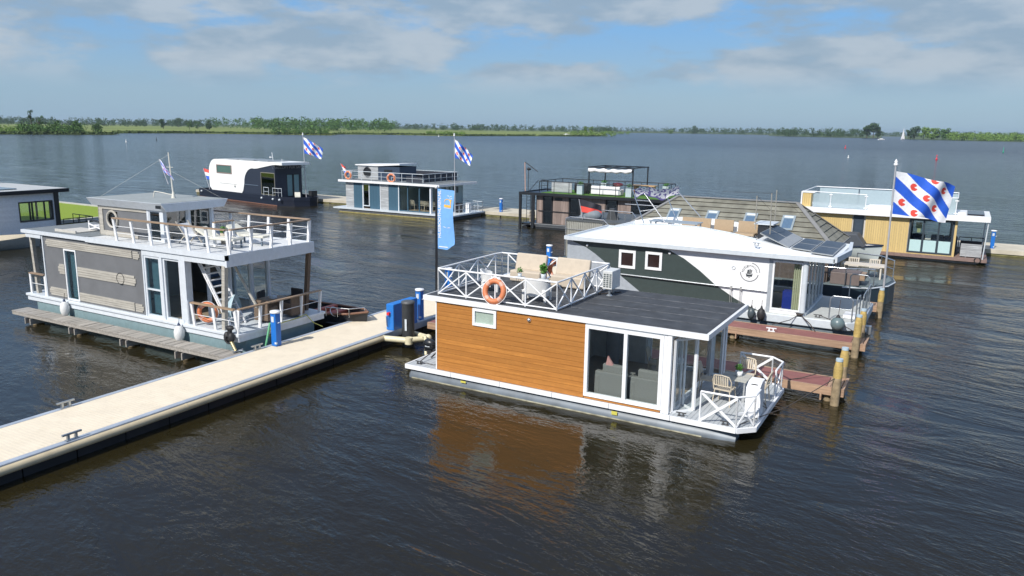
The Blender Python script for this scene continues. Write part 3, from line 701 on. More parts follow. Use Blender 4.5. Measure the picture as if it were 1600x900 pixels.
# terrace railing
mb = MB(); rail(mb, [(9.98, -.1), (11.1, -.1), (11.53, .35)], .463, .98, 1.3, .03, mids=(), cross=False)
rail(mb, [(11.53, .35), (11.53, 1.0)], .463, .98, 1.3, .03, mids=(.4,)); mba = mb; mb = MB(); rail(mb, [(11.53, 3.35), (11.53, 4.5), (11.1, 4.93)], .463, .98, 1.3, .03, mids=())
rail(mb, [(11.1, 4.93), (9.97, 4.93)], .463, .98, 1.3, .03, mids=())
for a, b in (((9.98, -.1), (11.1, -.1)), ((11.53, 3.35), (11.53, 4.5)), ((11.1, 4.93), (9.97, 4.93)), ((11.1, -.1), (11.53, .35))):
    p = Vector((*a, .5)); q = Vector((*b, .5)); u_ = Vector((0, 0, .92)); w_ = .08 if a != (11.1, -.1) else .05
    tg = mb if a in ((11.53, 3.35), (11.1, 4.93)) else mba
    sh_ = (q-p).cross(Vector((0, 0, 1))).normalized()*.016; tg.beam(p+sh_, q+u_+sh_, .03, w_); tg.beam(p+u_-sh_, q-sh_, .03, w_)
mba.beam((11.1, -.1, .92), (11.5, .35, .92), .04, .07)
mb.build('terrace_railing', white2, A); mba.build('terrace_railing', white2, A)
# outdoor unit of the air conditioner
u = MB(); u.box(5.12, 5.5, 3.35, 4.15, 3.52, 4.2); U = u.build('air_conditioner', M('ac_casing', (.62, .63, .62), .45, dirt=.15), A, bev=.015)
mb = MB()
for i in range(7):
    for j in range(3): mb.box(5.16+j*.115, 5.16+j*.115+.08, 3.335, 3.348, 3.6+i*.075, 3.6+i*.075+.045)
mb.build('grille', M('grille_dark', (.1, .12, .12), .6), U)
mb = MB(); mb.tube((5.35, 3.5, 3.258), (5.35, 3.5, 3.52), .05, 10); mb.tube((5.3, 4.0, 3.258), (5.3, 4.0, 3.52), .04, 10); mb.lathe((5.35, 3.5, 3.26), [(.12, 0), (.06, .06)], 12); mb.build('foot', steel, U)
mb = MB(); mb.poly([(5.2, 3.4, 3.6), (5.02, 3.35, 3.35), (4.95, 3.5, 3.28), (5.2, 3.9, 3.27), (5.5, 4.3, 3.28)], .018); mb.build('cable', rope, U)
# mooring cleats and rope on the deck
mb = MB()
for x, y in ((-.9, .15), (9.35, .05), (10.75, .02)): cleat(mb, (x, y, .465), (1, .05, 0), .8)
mb.build('cleat', M('deck_cleat', (.09, .09, .09), .4, .5), A)
mb = MB(); mb.poly([(-.9, .2, .5), (-.7, .35, .48), (-.35, .3, .475), (-.05, .55, .475)], .014); mb.poly([(-.9, .2, .55), (-1.0, 2.5, 1.0), (-1.3, 4.6, .9)], .02); mb.tube((-.95, 1.0, .5), (-.6, 2.2, 1.2), .03); mb.poly([(11.0, 4.95, .5), (12.0, 5.7, .62), (13.22, 6.6, 1.0)], .018, 5); mb.poly([(11.1, .1, .5), (12.1, 2.4, .55), (13.2, 5.05, 1.0)], .015, 5); mb.build('mooring_rope', rope, A)
# things standing on it ------------------------------------------------
def lifebuoy(c, ax, R, label, red=False, group='orange and white lifebuoys', tilt=None):
    T = thing('lifebuoy', label, 'lifebuoy', c, group=group)
    mf = lambda f: 1 if (int((f+.04)*16) % 4 == 0) else 0
    MB().torus(c, ax, R, R*.27, 32, 10, mf=mf).build('ring', [orange, palebd], T)
    mb = MB(); c_ = Vector(c); a_ = Vector(ax).normalized(); u_ = a_.orthogonal().normalized(); w_ = a_.cross(u_)
    for k in range(4):
        pts = []
        for i in range(7):
            t_ = (k+i/6)*pi/2; rr = R*(1.3+.05*sin(pi*i/6)); pts.append(c_+(u_*cos(t_)+w_*sin(t_))*rr)
        mb.poly(pts, .012, 5)
    mb.build('grab_line', white, T); return T
lifebuoy((2.42, .09, 3.68), (.05, -1, .25), .36, 'orange lifebuoy hanging on the front of the white roof railing')
lifebuoy((2.55, 4.78, 3.75), (-.1, -1, .1), .34, 'red orange lifebuoy on the back roof railing between the cream sofas')
def sofa(loc, w, label):
    T = thing('sofa', label, 'sofa', loc, group='cream sofas on the black roof terrace'); x, y, z_ = loc
    MB().box(x-w/2, x+w/2, y, y+.68, z_+.04, z_+.47).build('seat', cream, T, bev=.05)
    mb = MB(); mb.prism([(y+.42, z_+.45), (y+.68, z_+.45), (y+.76, z_+1.08), (y+.6, z_+1.1)], 'x', x-w/2, x+w/2); mb.build('backrest', cream, T, bev=.05)
sofa((1.58, 3.82, 3.256), 1.36, 'cream two seat sofa on the roof terrace, left one nearer the banner')
sofa((3.47, 3.75, 3.256), 1.42, 'cream two seat sofa on the roof terrace, right one by the air conditioner')
plast = M('white_plastic', (.70, .70, .68), .45, var=.03)
def tub(loc, rot, label, m=None, group='white plastic tub armchairs on the roof'):
    """moulded tub armchair: open front towards local +y"""
    T = thing('armchair', label, 'armchair', (0, 0, 0), group=group); m = m or plast
    def sh_(s_, t_):
        a = pi*(s_*1.0)+pi; w = .40+.05*t_; q = sin(pi*s_)
        x = cos(a)*w; y = sin(a)*(.32+.08*t_)-.0
        return (x, y, .18+t_*(.38+.16*q))
    mb = MB(); mb.grid(sh_, 20, 6); mb.grid(lambda s_, t_: tuple(Vector(sh_(s_, t_))*1.0+Vector((cos(pi*s_+pi)*-.05, sin(pi*s_+pi)*-.05, 0))), 20, 6)
    mb.grid(lambda s_, t_: tuple(Vector(sh_(s_, 1))+Vector((cos(pi*s_+pi)*-.05*t_, sin(pi*s_+pi)*-.05*t_, 0))), 20, 1)
    mb.build('shell', m, T)
    MB().box(-.36, .36, -.28, .3, .34, .4).build('seat', m, T, bev=.03)
    for sx_ in (-1, 1):
        for sy in (-.26, .22): MB().tube((sx_*.36, sy, 0), (sx_*.34, sy, .36), .045, 8, r2=.07).build('leg', m, T)
    T.location = loc; T.rotation_euler = (0, 0, rot); return T
t1 = tub((3.45, 1.35, 3.256), .12, 'white plastic tub armchair behind the right bays of the front roof railing')
t1.scale = (1.15, 1.1, 1.1)
t2 = dup(t1, (1.15, 2.0, 3.256), -1.1, 'white plastic tub armchair behind the hanging lifebuoy')
def plantpot(loc, r, h_, hl, label, pm_, n=70, spread=.2, group=None, sz=.1):
    T = thing('potted_plant', label, 'plant', loc, group=group); x, y, z_ = loc
    MB().lathe(loc, [(0, 0), (r*.8, 0), (r, h_), (r*.85, h_), (0, h_*.85)], 16).build('pot', pm_, T)
    mb = MB(); mb.leaves((x, y, z_+h_+hl*.5), spread*.8, hl*.5, int(n*1.3), sz*.75); mb.build('leaves', leaf, T); return T
def sidetable(loc, label):
    T = thing('side_table', label, 'table', loc, group='small wire side tables on the roof'); x, y, z_ = loc
    MB().lathe((x, y, z_+.5), [(0, .02), (.22, .02), (.22, 0), (0, 0)], 20).build('top', plast, T)
    mb = MB()
    for k in range(4):
        a = pi/4+k*pi/2; mb.tube((x+.2*cos(a), y+.2*sin(a), z_), (x+.12*cos(a), y+.12*sin(a), z_+.5), .008, 5); b = a+pi/2; mb.tube((x+.2*cos(a), y+.2*sin(a), z_+.01), (x+.2*cos(b), y+.2*sin(b), z_+.01), .008, 5)
    mb.build('wire_base', chrome, T)
sidetable((2.1, 2.5, 3.256), 'small wire side table in front of the left cream sofa'); sidetable((3.05, 2.6, 3.256), 'small wire side table in front of the right cream sofa, behind the tub armchair')
plantpot((2.1, 2.5, 3.776), .08, .14, .26, 'small green plant on the left wire side table', lgrey, spread=.16, group='plants on the roof side tables')
plantpot((3.05, 2.6, 3.776), .1, .2, .4, 'taller grassy green plant on the right wire side table', lgrey, 120, .17, 'plants on the roof side tables', .22)
# terrace table and chairs
T = thing('dining_table', 'grey slatted square table on the front terrace with a plant on it', 'table', (10.35, 2.75, .463))
mb = MB()
for i in range(8): mb.box(9.9, 10.8, 2.3+i*.1125, 2.3+i*.1125+.1, 1.17, 1.2)
mb.build('top', M('table_slats', (.42, .42, .38), .6, isl=.08), T)
for x in (9.97, 10.73):
    for y in (2.37, 3.12): MB().box(x-.025, x+.025, y-.025, y+.025, .463, 1.17).build('leg', chrome, T)
plantpot((10.42, 2.85, 1.202), .13, .17, .26, 'green plant in a white pot on the terrace table', white, 110, .17, None, .12)
chm = M('taupe_chair', (.56, .49, .38), .55)
CH = thing('chair', 'beige slatted chair with its back to the camera at the terrace table', 'chair', (0, 0, 0), group='beige chairs round the terrace table')
MB().prism([(-.22, -.22), (.22, -.22), (.24, .2), (.2, .24), (-.2, .24), (-.24, .2)], 'z', .43, .46).build('seat', chm, CH)
mb = MB()
for i in range(7): a = -.21+.06*i; mb.beam((a*1.0, -.23-.01*i*0, .58), (a*1.05, -.30+.25*a*a, .86), .04, .012)
pts = [(-.24, -.2, .44), (-.26, -.25, .72), (-.2, -.3, .87), (0, -.32, .9), (.2, -.3, .87), (.26, -.25, .72), (.24, -.2, .44)]
mb.poly(pts, .018); mb.poly([(-.24, -.24, .58), (0, -.27, .58), (.24, -.24, .58)], .014); mb.build('backrest', chm, CH)
for x in (-1, 1):
    for y in (-.2, .2): MB().tube((x*.25, y*1.25, 0), (x*.21, y, .44), .017, 6).build('leg', chm, CH)
CH.location = (10.2, 1.95, .463); CH.rotation_euler = (0, 0, -.1); CH.scale = (1.2, 1.2, 1.18)
dup(CH, (9.45, 2.7, .463), -pi/2+.1, 'beige slatted chair between the folded glass doors and the terrace table')
dup(CH, (10.45, 3.75, .463), pi+.1, 'beige slatted chair on the far side of the terrace table')
dup(CH, (11.12, 2.85, .463), pi/2, 'beige slatted chair at the terrace table behind the white locker')
T = thing('locker', 'tall white locker with a sloping top between the terrace railings', 'locker', (11.3, 1.4, .463))
MB().prism([(1.0, .463), (1.75, .463), (1.75, 1.6), (1.35, 1.6), (1.0, 1.45)], 'x', 11.08, 11.5).build('body', white, T, bev=.02)
mb = MB(); mb.box(11.2, 11.4, 1.15, 1.17, 1.52, 1.55); mb.poly([(11.5, 1.7, .7), (11.55, 2.1, .5), (11.4, 2.6, .48), (11.1, 2.9, .48)], .013); mb.build('handle', rubber, T)
# outboard at the stern
def outboard(loc, label, rot=0, s=1, prop=True):
    T = thing('outboard_motor', label, 'outboard motor', (0, 0, 0))
    mb = MB(); mb.ball((0, 0, .75), .2, .32, .2, n=14); mb.box(-.15, .15, -.25, .22, .5, .7); mb.build('cowl', dark, T, bev=.03)
    mb = MB(); mb.prism([(-.15, .55), (.12, .55), (.06, -.1), (-.1, -.1)], 'x', -.06, .06); mb.box(-.05, .05, -.02, .25, .35, .5); mb.build('shaft', rubber, T)
    mb = MB(); mb.ball((0, 0, -.15), .07, .22, .07); [mb.beam((0, -.2, -.15), (.16*cos(a), -.22, -.15+.16*sin(a)), .07, .015) for a in (.3, 2.4, 4.5)]; mb.build('propeller', steel, T)
    MB().box(-.152, .152, -.1, .14, .6, .66).build('decal', lgrey, T)
    T.location = loc; T.rotation_euler = (0, 0, rot); T.scale = (s, s, s); return T
outboard((-1.85, 2.15, .0), 'black outboard motor at the stern of the orange clad houseboat', 1.57, .9)
# interior seen through the big windows
fab = M('dark_grey_fabric', (.21, .205, .19), .9, var=.08, sc=20)
def insofa(x0, x1, y, label):
    T = thing('sofa', label, 'sofa', (x0, y, .475), group='dark grey sofas inside the orange clad houseboat')
    MB().box(x0+.12, x1-.12, y+.1, y+.85, .5, .9).build('seat', fab, T, bev=.04); MB().box(x0, x1, y, y+.22, .5, 1.38).build('backrest', fab, T, bev=.04)
    MB().box(x0+.2, x1-.1, y+.14, y+.34, 1.2, 1.62).build('cushion', fab, T, bev=.06)
    for x in (x0-.0, x1-.18): MB().box(x-.01, x+.19, y-.01, y+.9, .5, 1.25).build('armrest', fab, T, bev=.04)
insofa(6.25, 7.38, .3, 'dark grey sofa behind the left pane of the big window'); insofa(7.5, 8.66, .3, 'dark grey sofa behind the right pane of the big window')
mb = MB(); mb.prism([(6.55, 1.55), (6.9, 1.5), (6.62, 1.9)], 'y', .45, .58); mb.build('cushion', M('pink_fabric', (.55, .28, .26), .9), loc=(6.6, .5, 1.3), label='pink cushion on the dark sofa behind the left pane', cat='cushion', bev=.03)
T = thing('dining_table', 'round white table inside the orange clad houseboat', 'table', (7.9, 3.4, .475)); MB().lathe((7.9, 3.4, 1.2), [(0, .03), (.5, .03), (.5, 0), (0, 0)], 24).build('top', white, T); MB().tube((7.9, 3.4, .475), (7.9, 3.4, 1.2), .04).build('leg', white, T)
C2 = dup(CH, (7.3, 3.5, .475), -1.4, 'chair left of the round white table inside', 'chairs round the inside table'); dup(CH, (7.95, 2.75, .475), .1, 'chair before the round white table inside', 'chairs round the inside table')
MB().lathe((5.3, 4.2, .475), [(.25, 0), (.28, 1.9), (.2, 2.0), (0, 2.0)], 12).build('curtain', M('curtain_grey', (.2, .2, .21), .9), loc=(5.3, 4.2, .475), label='grey curtain hanging inside behind the left pane', cat='curtain')
# ================================================================== grey two storey houseboat (B)
Bt = thing('houseboat', 'grey two storey houseboat with wood strips and a roof terrace, left', 'houseboat', (-15, 0, 0), group='houseboats in the marina')
panel = M('grey_wall_panel', (.145, .15, .158), .7, var=.1, sc=1.5, bump=.2, bs=90)
strip = grain('bleached_wood', (.47, .445, .39), (.33, .31, .27), 0, isl=.08)
hullc = M('teal_grey_hull', (.20, .29, .31), .4, var=.08, dirt=.3)
wg = M('whitish_grey', (.62, .66, .70), .4, var=.05, dirt=.2)
MB().prism([(-22.0, -2.1), (-21.6, -2.33), (-8.6, -2.33), (-7.9, -1.9), (-7.9, 1.9), (-8.5, 2.3), (-22.0, 2.3)], 'z', -.4, .84).build('hull', hullc, Bt)
mb = MB(); mb.box(-22.24, -7.75, -2.4, 2.4, .86, 1.12); mb.box(-22.28, -7.7, -2.46, 2.44, 1.08, 1.2); mb.build('deck_rim', wg, Bt, bev=.02)
MB().box(-22.1, -7.8, -2.36, 2.3, 1.2, 1.206).build('deck', lgrey, Bt)
y0 = -2.3
WH = [(-19.07, -18.15, 1.23, 3.6)]
mb = MB(); wall(mb, 'f', y0, y0+.1, -20.62, -13.42, 1.206, 4.13, WH); wall(mb, 'f', 2.1, 2.2, -20.62, -13.42, 1.206, 4.13); wall(mb, 'e', -20.62, -20.52, -2.2, 2.1, 1.206, 4.13); wall(mb, 'e', -16, -15.9, -2.2, 2.1, 1.206, 4.1)
mb.build('wall', panel, Bt)
window(Bt, 'f', y0, -19.07, -18.15, 1.23, 3.6, .07, gm=glass('teal_glass', (.7, .82, .85), mn=.1))
MB().box(-19.0, -18.22, y0+.22, y0+.25, 1.3, 3.55).build('roller_blind', M('grey_blind', (.20, .27, .29), .8), Bt); MB().box(-13.25, -12.4, y0+.25, y0+.28, 1.3, 3.75).build('roller_blind', MT['grey_blind'], Bt)
def rstrip(x0, x1, z0, z1, rl, rr):
    h_ = (z1-z0)/4; mb = MB()
    for i in range(4):
        q = abs((i+.5)/4-.5)*2; c_ = .17*(q**2.2)
        mb.box(x0+(c_ if rl else 0), x1-(c_ if rr else 0), y0-.035, y0, z0+i*h_, z0+(i+1)*h_-.012)
    mb.build('wood_strip', strip, Bt)
for a in ((-20.42, -14.12, 3.62, 3.96, 1, 0), (-14.05, -13.6, 3.6, 3.94, 0, 1), (-19.6, -19.1, 2.4, 2.87, 1, 0), (-18.12, -13.98, 2.42, 2.86, 0, 1), (-20.45, -19.1, 1.32, 1.7, 1, 0), (-18.12, -14.2, 1.3, 1.68, 0, 0), (-14.13, -13.58, 1.3, 1.66, 0, 1)): rstrip(*a)
MB().torus((-15.02, y0-.036, 2.64), (0, 1, 0), .25, .016, 24, 5).build('joint_ring', dark, Bt)
bx = [(-20.7, -20.62, -2.34, -2.2, 1.206, 4.13), (-20.7, -20.6, 2.05, 2.2, 1.206, 4.13), (-13.42, -13.34, -2.36, -2.2, 1.206, 4.1), (-11.08, -10.72, -2.36, -2.05, 1.206, 3.84), (-12.3, -12.16, -2.355, -2.2, 1.206, 3.84)]
bx += [(-10.84, -10.72, y-.05, y+.05, 1.206, 3.84) for y in (-1.2, -.1, 1.1, 2.1)]+[(x-.05, x+.05, 2.1, 2.2, 1.206, 3.84) for x in (-13.2, -12)]
parts('frame_post', wg, Bt, bx); parts('lintel', wg, Bt, ((-13.34, -8.32, -2.36, -2.25, 3.84, 4.06), (-13.34, -8.32, 2.15, 2.3, 3.84, 4.06)))
window(Bt, 'f', y0, -13.34, -12.3, 1.21, 3.84, .1, fm=wg, gm=MT['teal_glass'], trans=(2.4,)); window(Bt, 'f', y0+.03, -12.16, -11.08, 1.21, 3.84, .1, fm=wg, gm=gl_clear, name='sliding_door')
for a, b in ((-1.15, -.15), (-.05, 1.05), (1.15, 2.05)): window(Bt, 'e', -10.78, a, b, 1.22, 3.84, .05, fm=wg, gm=gl_clear)
for a, b in ((-13.15, -12.05), (-11.95, -10.85)): window(Bt, 'f', 2.15, a, b, 1.22, 3.84, .05, fm=wg, gm=gl_clear)
MB().box(-20.5, -10.85, -2.2, 2.1, 1.207, 1.22).build('floor', floorm, Bt)
# roof slab and terrace
mb = MB(); mb.box(-22.2, -17.2, -2.42, 2.37, 4.12, 4.27); mb.box(-21.9, -20.7, -2.38, 2.3, 3.93, 4.1); mb.build('roof', wg, Bt)
MB().box(-22.1, -17.2, -2.3, 2.3, 4.27, 4.285).build('roof_membrane', roofg, Bt)
mb = MB(); mb.box(-17.2, -8.17, -2.42, -2.3, 4.08, 4.29); mb.box(-17.2, -8.28, 2.27, 2.37, 4.0, 4.29); mb.box(-8.27, -8.17, -2.42, 2.37, 3.82, 4.3); mb.box(-17.2, -8.27, -2.3, 2.27, 4.05, 4.2); mb.build('terrace_fascia', wg, Bt)
mb = MB(); planks(mb, -17.2, -8.29, -2.29, 2.26, 4.2, 4.262, .16, 'x', .01); mb.build('terrace_boards', M('pale_deck_board', (.58, .60, .61), .6, isl=.05), Bt)
mb = MB(); mb.box(-20.2, -18.6, -1.9, -.7, 4.285, 4.33); mb.box(-20.2, -18.6, -1.96, -1.9, 4.285, 4.4); mb.build('roof_hatch', M('hatch', (.52, .50, .45), .6), Bt)
mb = MB(); mb.beam((-19.3, -.6, 4.75), (-17.7, -.9, 4.7), .22, .1); mb.build('awning_roll', dark, Bt)
mb = MB()
for a, b in (((-19.2, -.9, 4.35), (-17.75, -1.1, 4.6)), ((-19.2, -.9, 4.6), (-17.75, -1.1, 4.38)), ((-19.2, -.9, 4.3), (-19.2, -.9, 4.75)), ((-19.2, -.8, 4.5), (-17.75, -1.0, 4.65))): mb.tube(a, b, .035, 6)
mb.build('folded_frame', white, Bt)
# slanted wooden posts
mb = MB(); mb.beam((-8.75, -2.2, 1.2), (-8.45, -2.28, 3.86), .17, .17); mb.build('wood_post', strip, Bt)
mb = MB(); mb.beam((-8.55, 2.1, 1.2), (-8.35, 2.2, 3.86), .17, .17); mb.build('wood_post', M('brown_post', (.13, .085, .055), .7), Bt)
mb = MB(); mb.beam((-21.75, -2.1, 1.2), (-21.9, -2.1, 3.95), .17, .17); mb.build('wood_post', strip, Bt)
# cabin on the roof
MB().box(-17.55, -17.5, -1.35, 1.3, 4.285, 5.62).build('wall', panel, Bt)
mb = MB(); wall(mb, 'f', -1.38, -1.3, -17.5, -14.15, 4.285, 5.62, [(-16.97, -16.27, 4.68, 5.38)]); wall(mb, 'f', 1.25, 1.33, -17.5, -14.2, 4.285, 5.62); mb.build('wall', panel, Bt)
mb = MB(); mb.box(-17.58, -14.2, -1.42, -1.38, 5.47, 5.62); mb.box(-17.58, -14.9, -1.42, -1.38, 4.285, 4.5); mb.box(-17.58, -17.3, -1.42, -1.38, 4.5, 5.47)
mb.box(-17.6, -17.56, -1.42, 1.3, 4.285, 5.62); mb.build('wood_strip', strip, Bt)
mb = MB(); mb.torus((-16.62, -1.42, 5.03), (0, 1, 0), .36, .055, 32, 8); mb.build('porthole_ring', strip, Bt)
MB().lathe((-16.62, -1.36, 5.03), [(.34, 0), (0, .001)], 24, ax=(0, -1, 0)).build('porthole_glass', gl_dark, Bt)
parts('frame_post', wg, Bt, [(x-w/2, x+w/2, -1.43, -1.25, 4.262, 5.62) for x, w in ((-14.12, .12), (-13.2, .22))]+[(-13.3, -13.12, y-.06, y+.06, 4.262, 5.62) for y in (-.1, 1.15)])
window(Bt, 'f', -1.38, -14.06, -13.3, 4.27, 5.6, .06, fm=wg); window(Bt, 'e', -13.2, -1.25, -.16, 4.27, 5.6, .06, fm=wg); window(Bt, 'e', -13.2, -.04, 1.1, 4.27, 5.6, .06, fm=wg)
o = [(-1.5, 5.62), (-1.75, 5.96), (1.75, 5.96), (1.5, 5.62)]
MB().prism(o, 'x', -17.9, -12.75).build('cabin_roof', wg, Bt); MB().box(-17.8, -12.85, -1.66, 1.66, 5.96, 5.975).build('roof_membrane', M('pale_roofing', (.28, .31, .31), .8, dirt=.3), Bt)
MB().box(-13.1, -12.8, -1.76, -1.72, 5.75, 5.88).build('roof_spout', dark, Bt)
mb = MB(); mb.tube((-14.6, .3, 5.97), (-14.75, .3, 8.0), .035, 8, r2=.025); mb.poly([(-14.75, .3, 7.9), (-17.5, -1.3, 6.0)], .0035, 4); mb.poly([(-14.7, .3, 7.2), (-12.9, 1.5, 6.0)], .0035, 4); mb.poly([(-15.6, 0, 5.98), (-15.5, 0, 6.25), (-15, .1, 6.2), (-14.6, .3, 6.1)], .02); mb.tube((-14.95, .3, 7.35), (-14.5, .3, 7.35), .012); mb.lathe((-14.6, .3, 5.97), [(.1, 0), (.05, .25), (.04, .3)], 8)
mb.build('mast', M('cream_mast', (.66, .64, .56), .5), Bt)
# terrace rail: white fins, wood handrail, wires
def finrail(pts, z0, h_, step, par, name='terrace_railing', wires=(.35, .65), out=(0, 0)):
    mb = MB(); hr = MB()
    for (a, b, nx, ny) in pts:
        a = Vector((*a, z0)); b = Vector((*b, z0)); n_ = max(1, round((b-a).length/step)); o_ = Vector((nx, ny, 0))*.1
        for i in range(n_+1):
            p = a.lerp(b, i/n_); mb.beam(p, p+o_+Vector((0, 0, h_-.03)), .06, .13)
        for t_ in wires: mb.tube(a+o_*t_+Vector((0, 0, h_*t_)), b+o_*t_+Vector((0, 0, h_*t_)), .014, 5)
        hr.beam(a+o_+Vector((0, 0, h_)), b+o_+Vector((0, 0, h_)), .17, .05)
    mb.build(name, white2, par); hr.build('handrail', teak, par)
finrail([((-15.3, -2.15), (-8.3, -2.15), 0, -1), ((-8.3, -2.15), (-8.3, 2.15), 1, 0), ((-8.3, 2.18), (-14.5, 2.18), 0, 1), ((-10.6, -.9), (-10.6, .1), 0, 0)], 4.262, 1.0, 1.15, Bt)
finrail([((-10.35, -2.35), (-7.85, -2.35), 0, -1), ((-7.85, -2.35), (-7.85, 2.2), 1, 0), ((-22.0, -2.3), (-20.8, -2.3), 0, 0)], 1.206, .98, 1.3, Bt, 'deck_railing', (.5,))
mb = MB(); mb.beam((-10.75, -2.3, 1.206), (-10.75, -2.3, 2.2), .08, .12); mb.build('deck_railing', wg, Bt)
# stair to the terrace
T_ = Bt; mb = MB(); a0 = Vector((-10.9, -1.7, 3.95)); a1 = Vector((-9.1, -1.7, 1.22)); dy = Vector((0, .75, 0))
for k in (0, .14): mb.beam(a0+Vector((k, 0, 0)), a1+Vector((k*1.0, 0, 0)), .05, .06); mb.beam(a0+Vector((k, 0, 0))+dy, a1+Vector((k, 0, 0))+dy, .05, .06)
for i in range(1, 11): p = a0.lerp(a1, i/11); mb.box(p.x-.02, p.x+.17, p.y, p.y+.75, p.z, p.z+.035)
mb.build('stair', white2, Bt)
mb = MB(); mb.beam((-9.9, -.8, 3.9), (-8.4, -.8, 1.9), .06, .1); mb.build('stair_handrail', strip, Bt)
# contents
def ylif(): pass
lifebuoy((-9.9, -2.05, 1.75), (.5, -1, 0), .34, 'orange lifebuoy standing on the lower deck beside the white stair')
wick = M('brown_wicker', (.15, .11, .08), .85, var=.3, sc=30); wick2 = M('dark_wicker', (.05, .04, .038), .85, var=.3, sc=30)
def armch(loc, rot, label, m, group, s=1):
    T = thing('armchair', label, 'armchair', (0, 0, 0), group=group)
    MB().box(-.33, .33, -.3, .33, .1, .42).build('seat', m, T, bev=.03); MB().box(-.34, .34, -.36, -.26, .1, .95).build('backrest', m, T, bev=.04)
    for x in (-.34, .28): MB().box(x, x+.08, -.3, .33, .1, .62).build('armrest', m, T, bev=.03)
    T.location = loc; T.rotation_euler = (0, 0, rot); T.scale = (s, s, s); return T
armch((-9.0, 1.75, 1.206), pi, 'dark wicker chair behind the terrace table of the grey two storey houseboat', wick2, 'wicker chairs on the lower terrace')
armch((-9.6, .9, 1.206), -1.2, 'dark wicker chair left of the terrace table near the glass wall', wick2, 'wicker chairs on the lower terrace')
armch((-8.45, -.3, 1.206), .2, 'brown wicker chair in front of the terrace table behind the rail', wick, 'wicker chairs on the lower terrace')
armch((-8.2, 1.0, 1.206), 1.4, 'brown wicker chair right of the terrace table near the corner post', wick, 'wicker chairs on the lower terrace')
T = thing('dining_table', 'brown wicker table with a bowl on the lower terrace', 'table', (-8.95, .6, 1.206)); MB().box(-9.45, -8.5, .1, 1.15, 1.9, 1.97).build('top', teak, T); MB().box(-9.25, -8.7, .35, .9, 1.206, 1.9).build('base', wick, T)
MB().box(-9.05, -8.8, .45, .7, 1.972, 2.1).build('flower_box', lgrey, loc=(-8.9, .6, 1.972), label='small pale flower box on the brown terrace table', cat='flower box', bev=.02)
T = thing('egg_chair', 'pale blue curved egg chair on the lower terrace near the stair', 'chair', (-9.3, -1.2, 1.206))
mb = MB(); mb.grid(lambda s_, t_: (-9.3+.42*cos(pi*s_+1.9)*sin(pi*(.15+.8*t_)), -1.1+.42*sin(pi*s_+1.9)*sin(pi*(.15+.8*t_)), 1.25+1.15*t_), 16, 12); mb.build('shell', M('pale_blue_shell', (.36, .47, .52), .5), T); MB().lathe((-9.3, -1.1, 1.21), [(.3, 0), (.3, .03), (.05, .1)], 16).build('foot', steel, T)
# sun loungers on the roof terrace
lm_ = M('cream_mattress', (.62, .61, .53), .8)
Lg = thing('sun_lounger', 'cream sun lounger on the roof terrace nearer the front rail', 'sun lounger', (0, 0, 0), group='sun loungers on the white roof terrace')
MB().box(0, 1.25, -.32, .32, .32, .42).build('mattress', lm_, Lg, bev=.03)
mb = MB(); mb.prism([(0, .32), (0, .42), (-.72, .78), (-.74, .68)], 'y', -.32, .32); mb.build('backrest', lm_, Lg)
for x in (-.3, 1.15):
    for y in (-.28, .28): MB().box(x-.03, x+.03, y-.03, y+.03, 0, .32).build('leg', M('lounger_frame', (.12, .16, .2), .4), Lg)
Lg.location = (-10.6, -.9, 4.265); Lg.rotation_euler = (0, 0, .12)
dup(Lg, (-10.3, .45, 4.265), .1, 'cream sun lounger on the roof terrace nearer the lake side rail')
plantpot((-10.9, -.2, 4.265), .13, .45, .3, 'green plant in a pale pot between the sun loungers', cream, 90, .18, None, .14)
T = thing('folding_chair', 'light folding deck chair beside the roof cabin', 'chair', (-12.2, -.9, 4.265))
mb = MB(); mb.beam((-12.6, -1.2, 5.2), (-11.9, -1.1, 4.27), .06, .04); mb.beam((-12.6, -.6, 5.2), (-11.9, -.5, 4.27), .06, .04); mb.beam((-12.6, -1.1, 4.27), (-12.0, -1.1, 4.8), .05, .04); mb.beam((-12.6, -.5, 4.27), (-12.0, -.5, 4.8), .05, .04); mb.build('frame', strip, T); mb = MB(); mb.grid(lambda a, b: (-12.55+.5*a, -1.12+.56*b, 5.1-.55*a-.12*sin(pi*a)), 8, 2); mb.build('cloth_seat', white, T)
fend = M('white_fender', (.72, .73, .72), .4, dirt=.2); fendd = M('dark_fender', (.06, .08, .09), .4); fendb = M('navy_tip', (.02, .04, .1), .5)
def fender(c, r, h_, label, m, tip, group='fenders hanging on the boats', top=None):
    T = thing('fender', label, 'fender', c, group=group); x, y, z_ = c
    MB().lathe(c, [(.03, -h_/2), (r*.7, -h_*.42), (r, -h_*.15), (r, h_*.12), (r*.72, h_*.35), (r*.3, h_*.46)], 14).build('body', m, T)
    MB().lathe((x, y, z_+h_*.42), [(r*.42, -.03), (r*.25, .08), (.03, .14), (.0, .14)], 10).build('eyelet', tip, T)
    MB().tube((x, y, z_+h_*.5), top or (x, y+.05, z_+h_*.5+.35), .012, 5).build('rope', rope, T)
fender((-18.9, -2.62, .88), .2, .72, 'white fender with a navy tip on the grey houseboat, under its narrow window', fend, fendb)
fender((-11.0, -2.62, .84), .21, .72, 'white fender with a navy tip on the grey houseboat under its corner post', fend, fendb)
T = thing('outboard_motor', 'black outboard motor with brass shaft at the corner of the grey two storey houseboat', 'outboard motor', (-8.0, -2.6, .9))
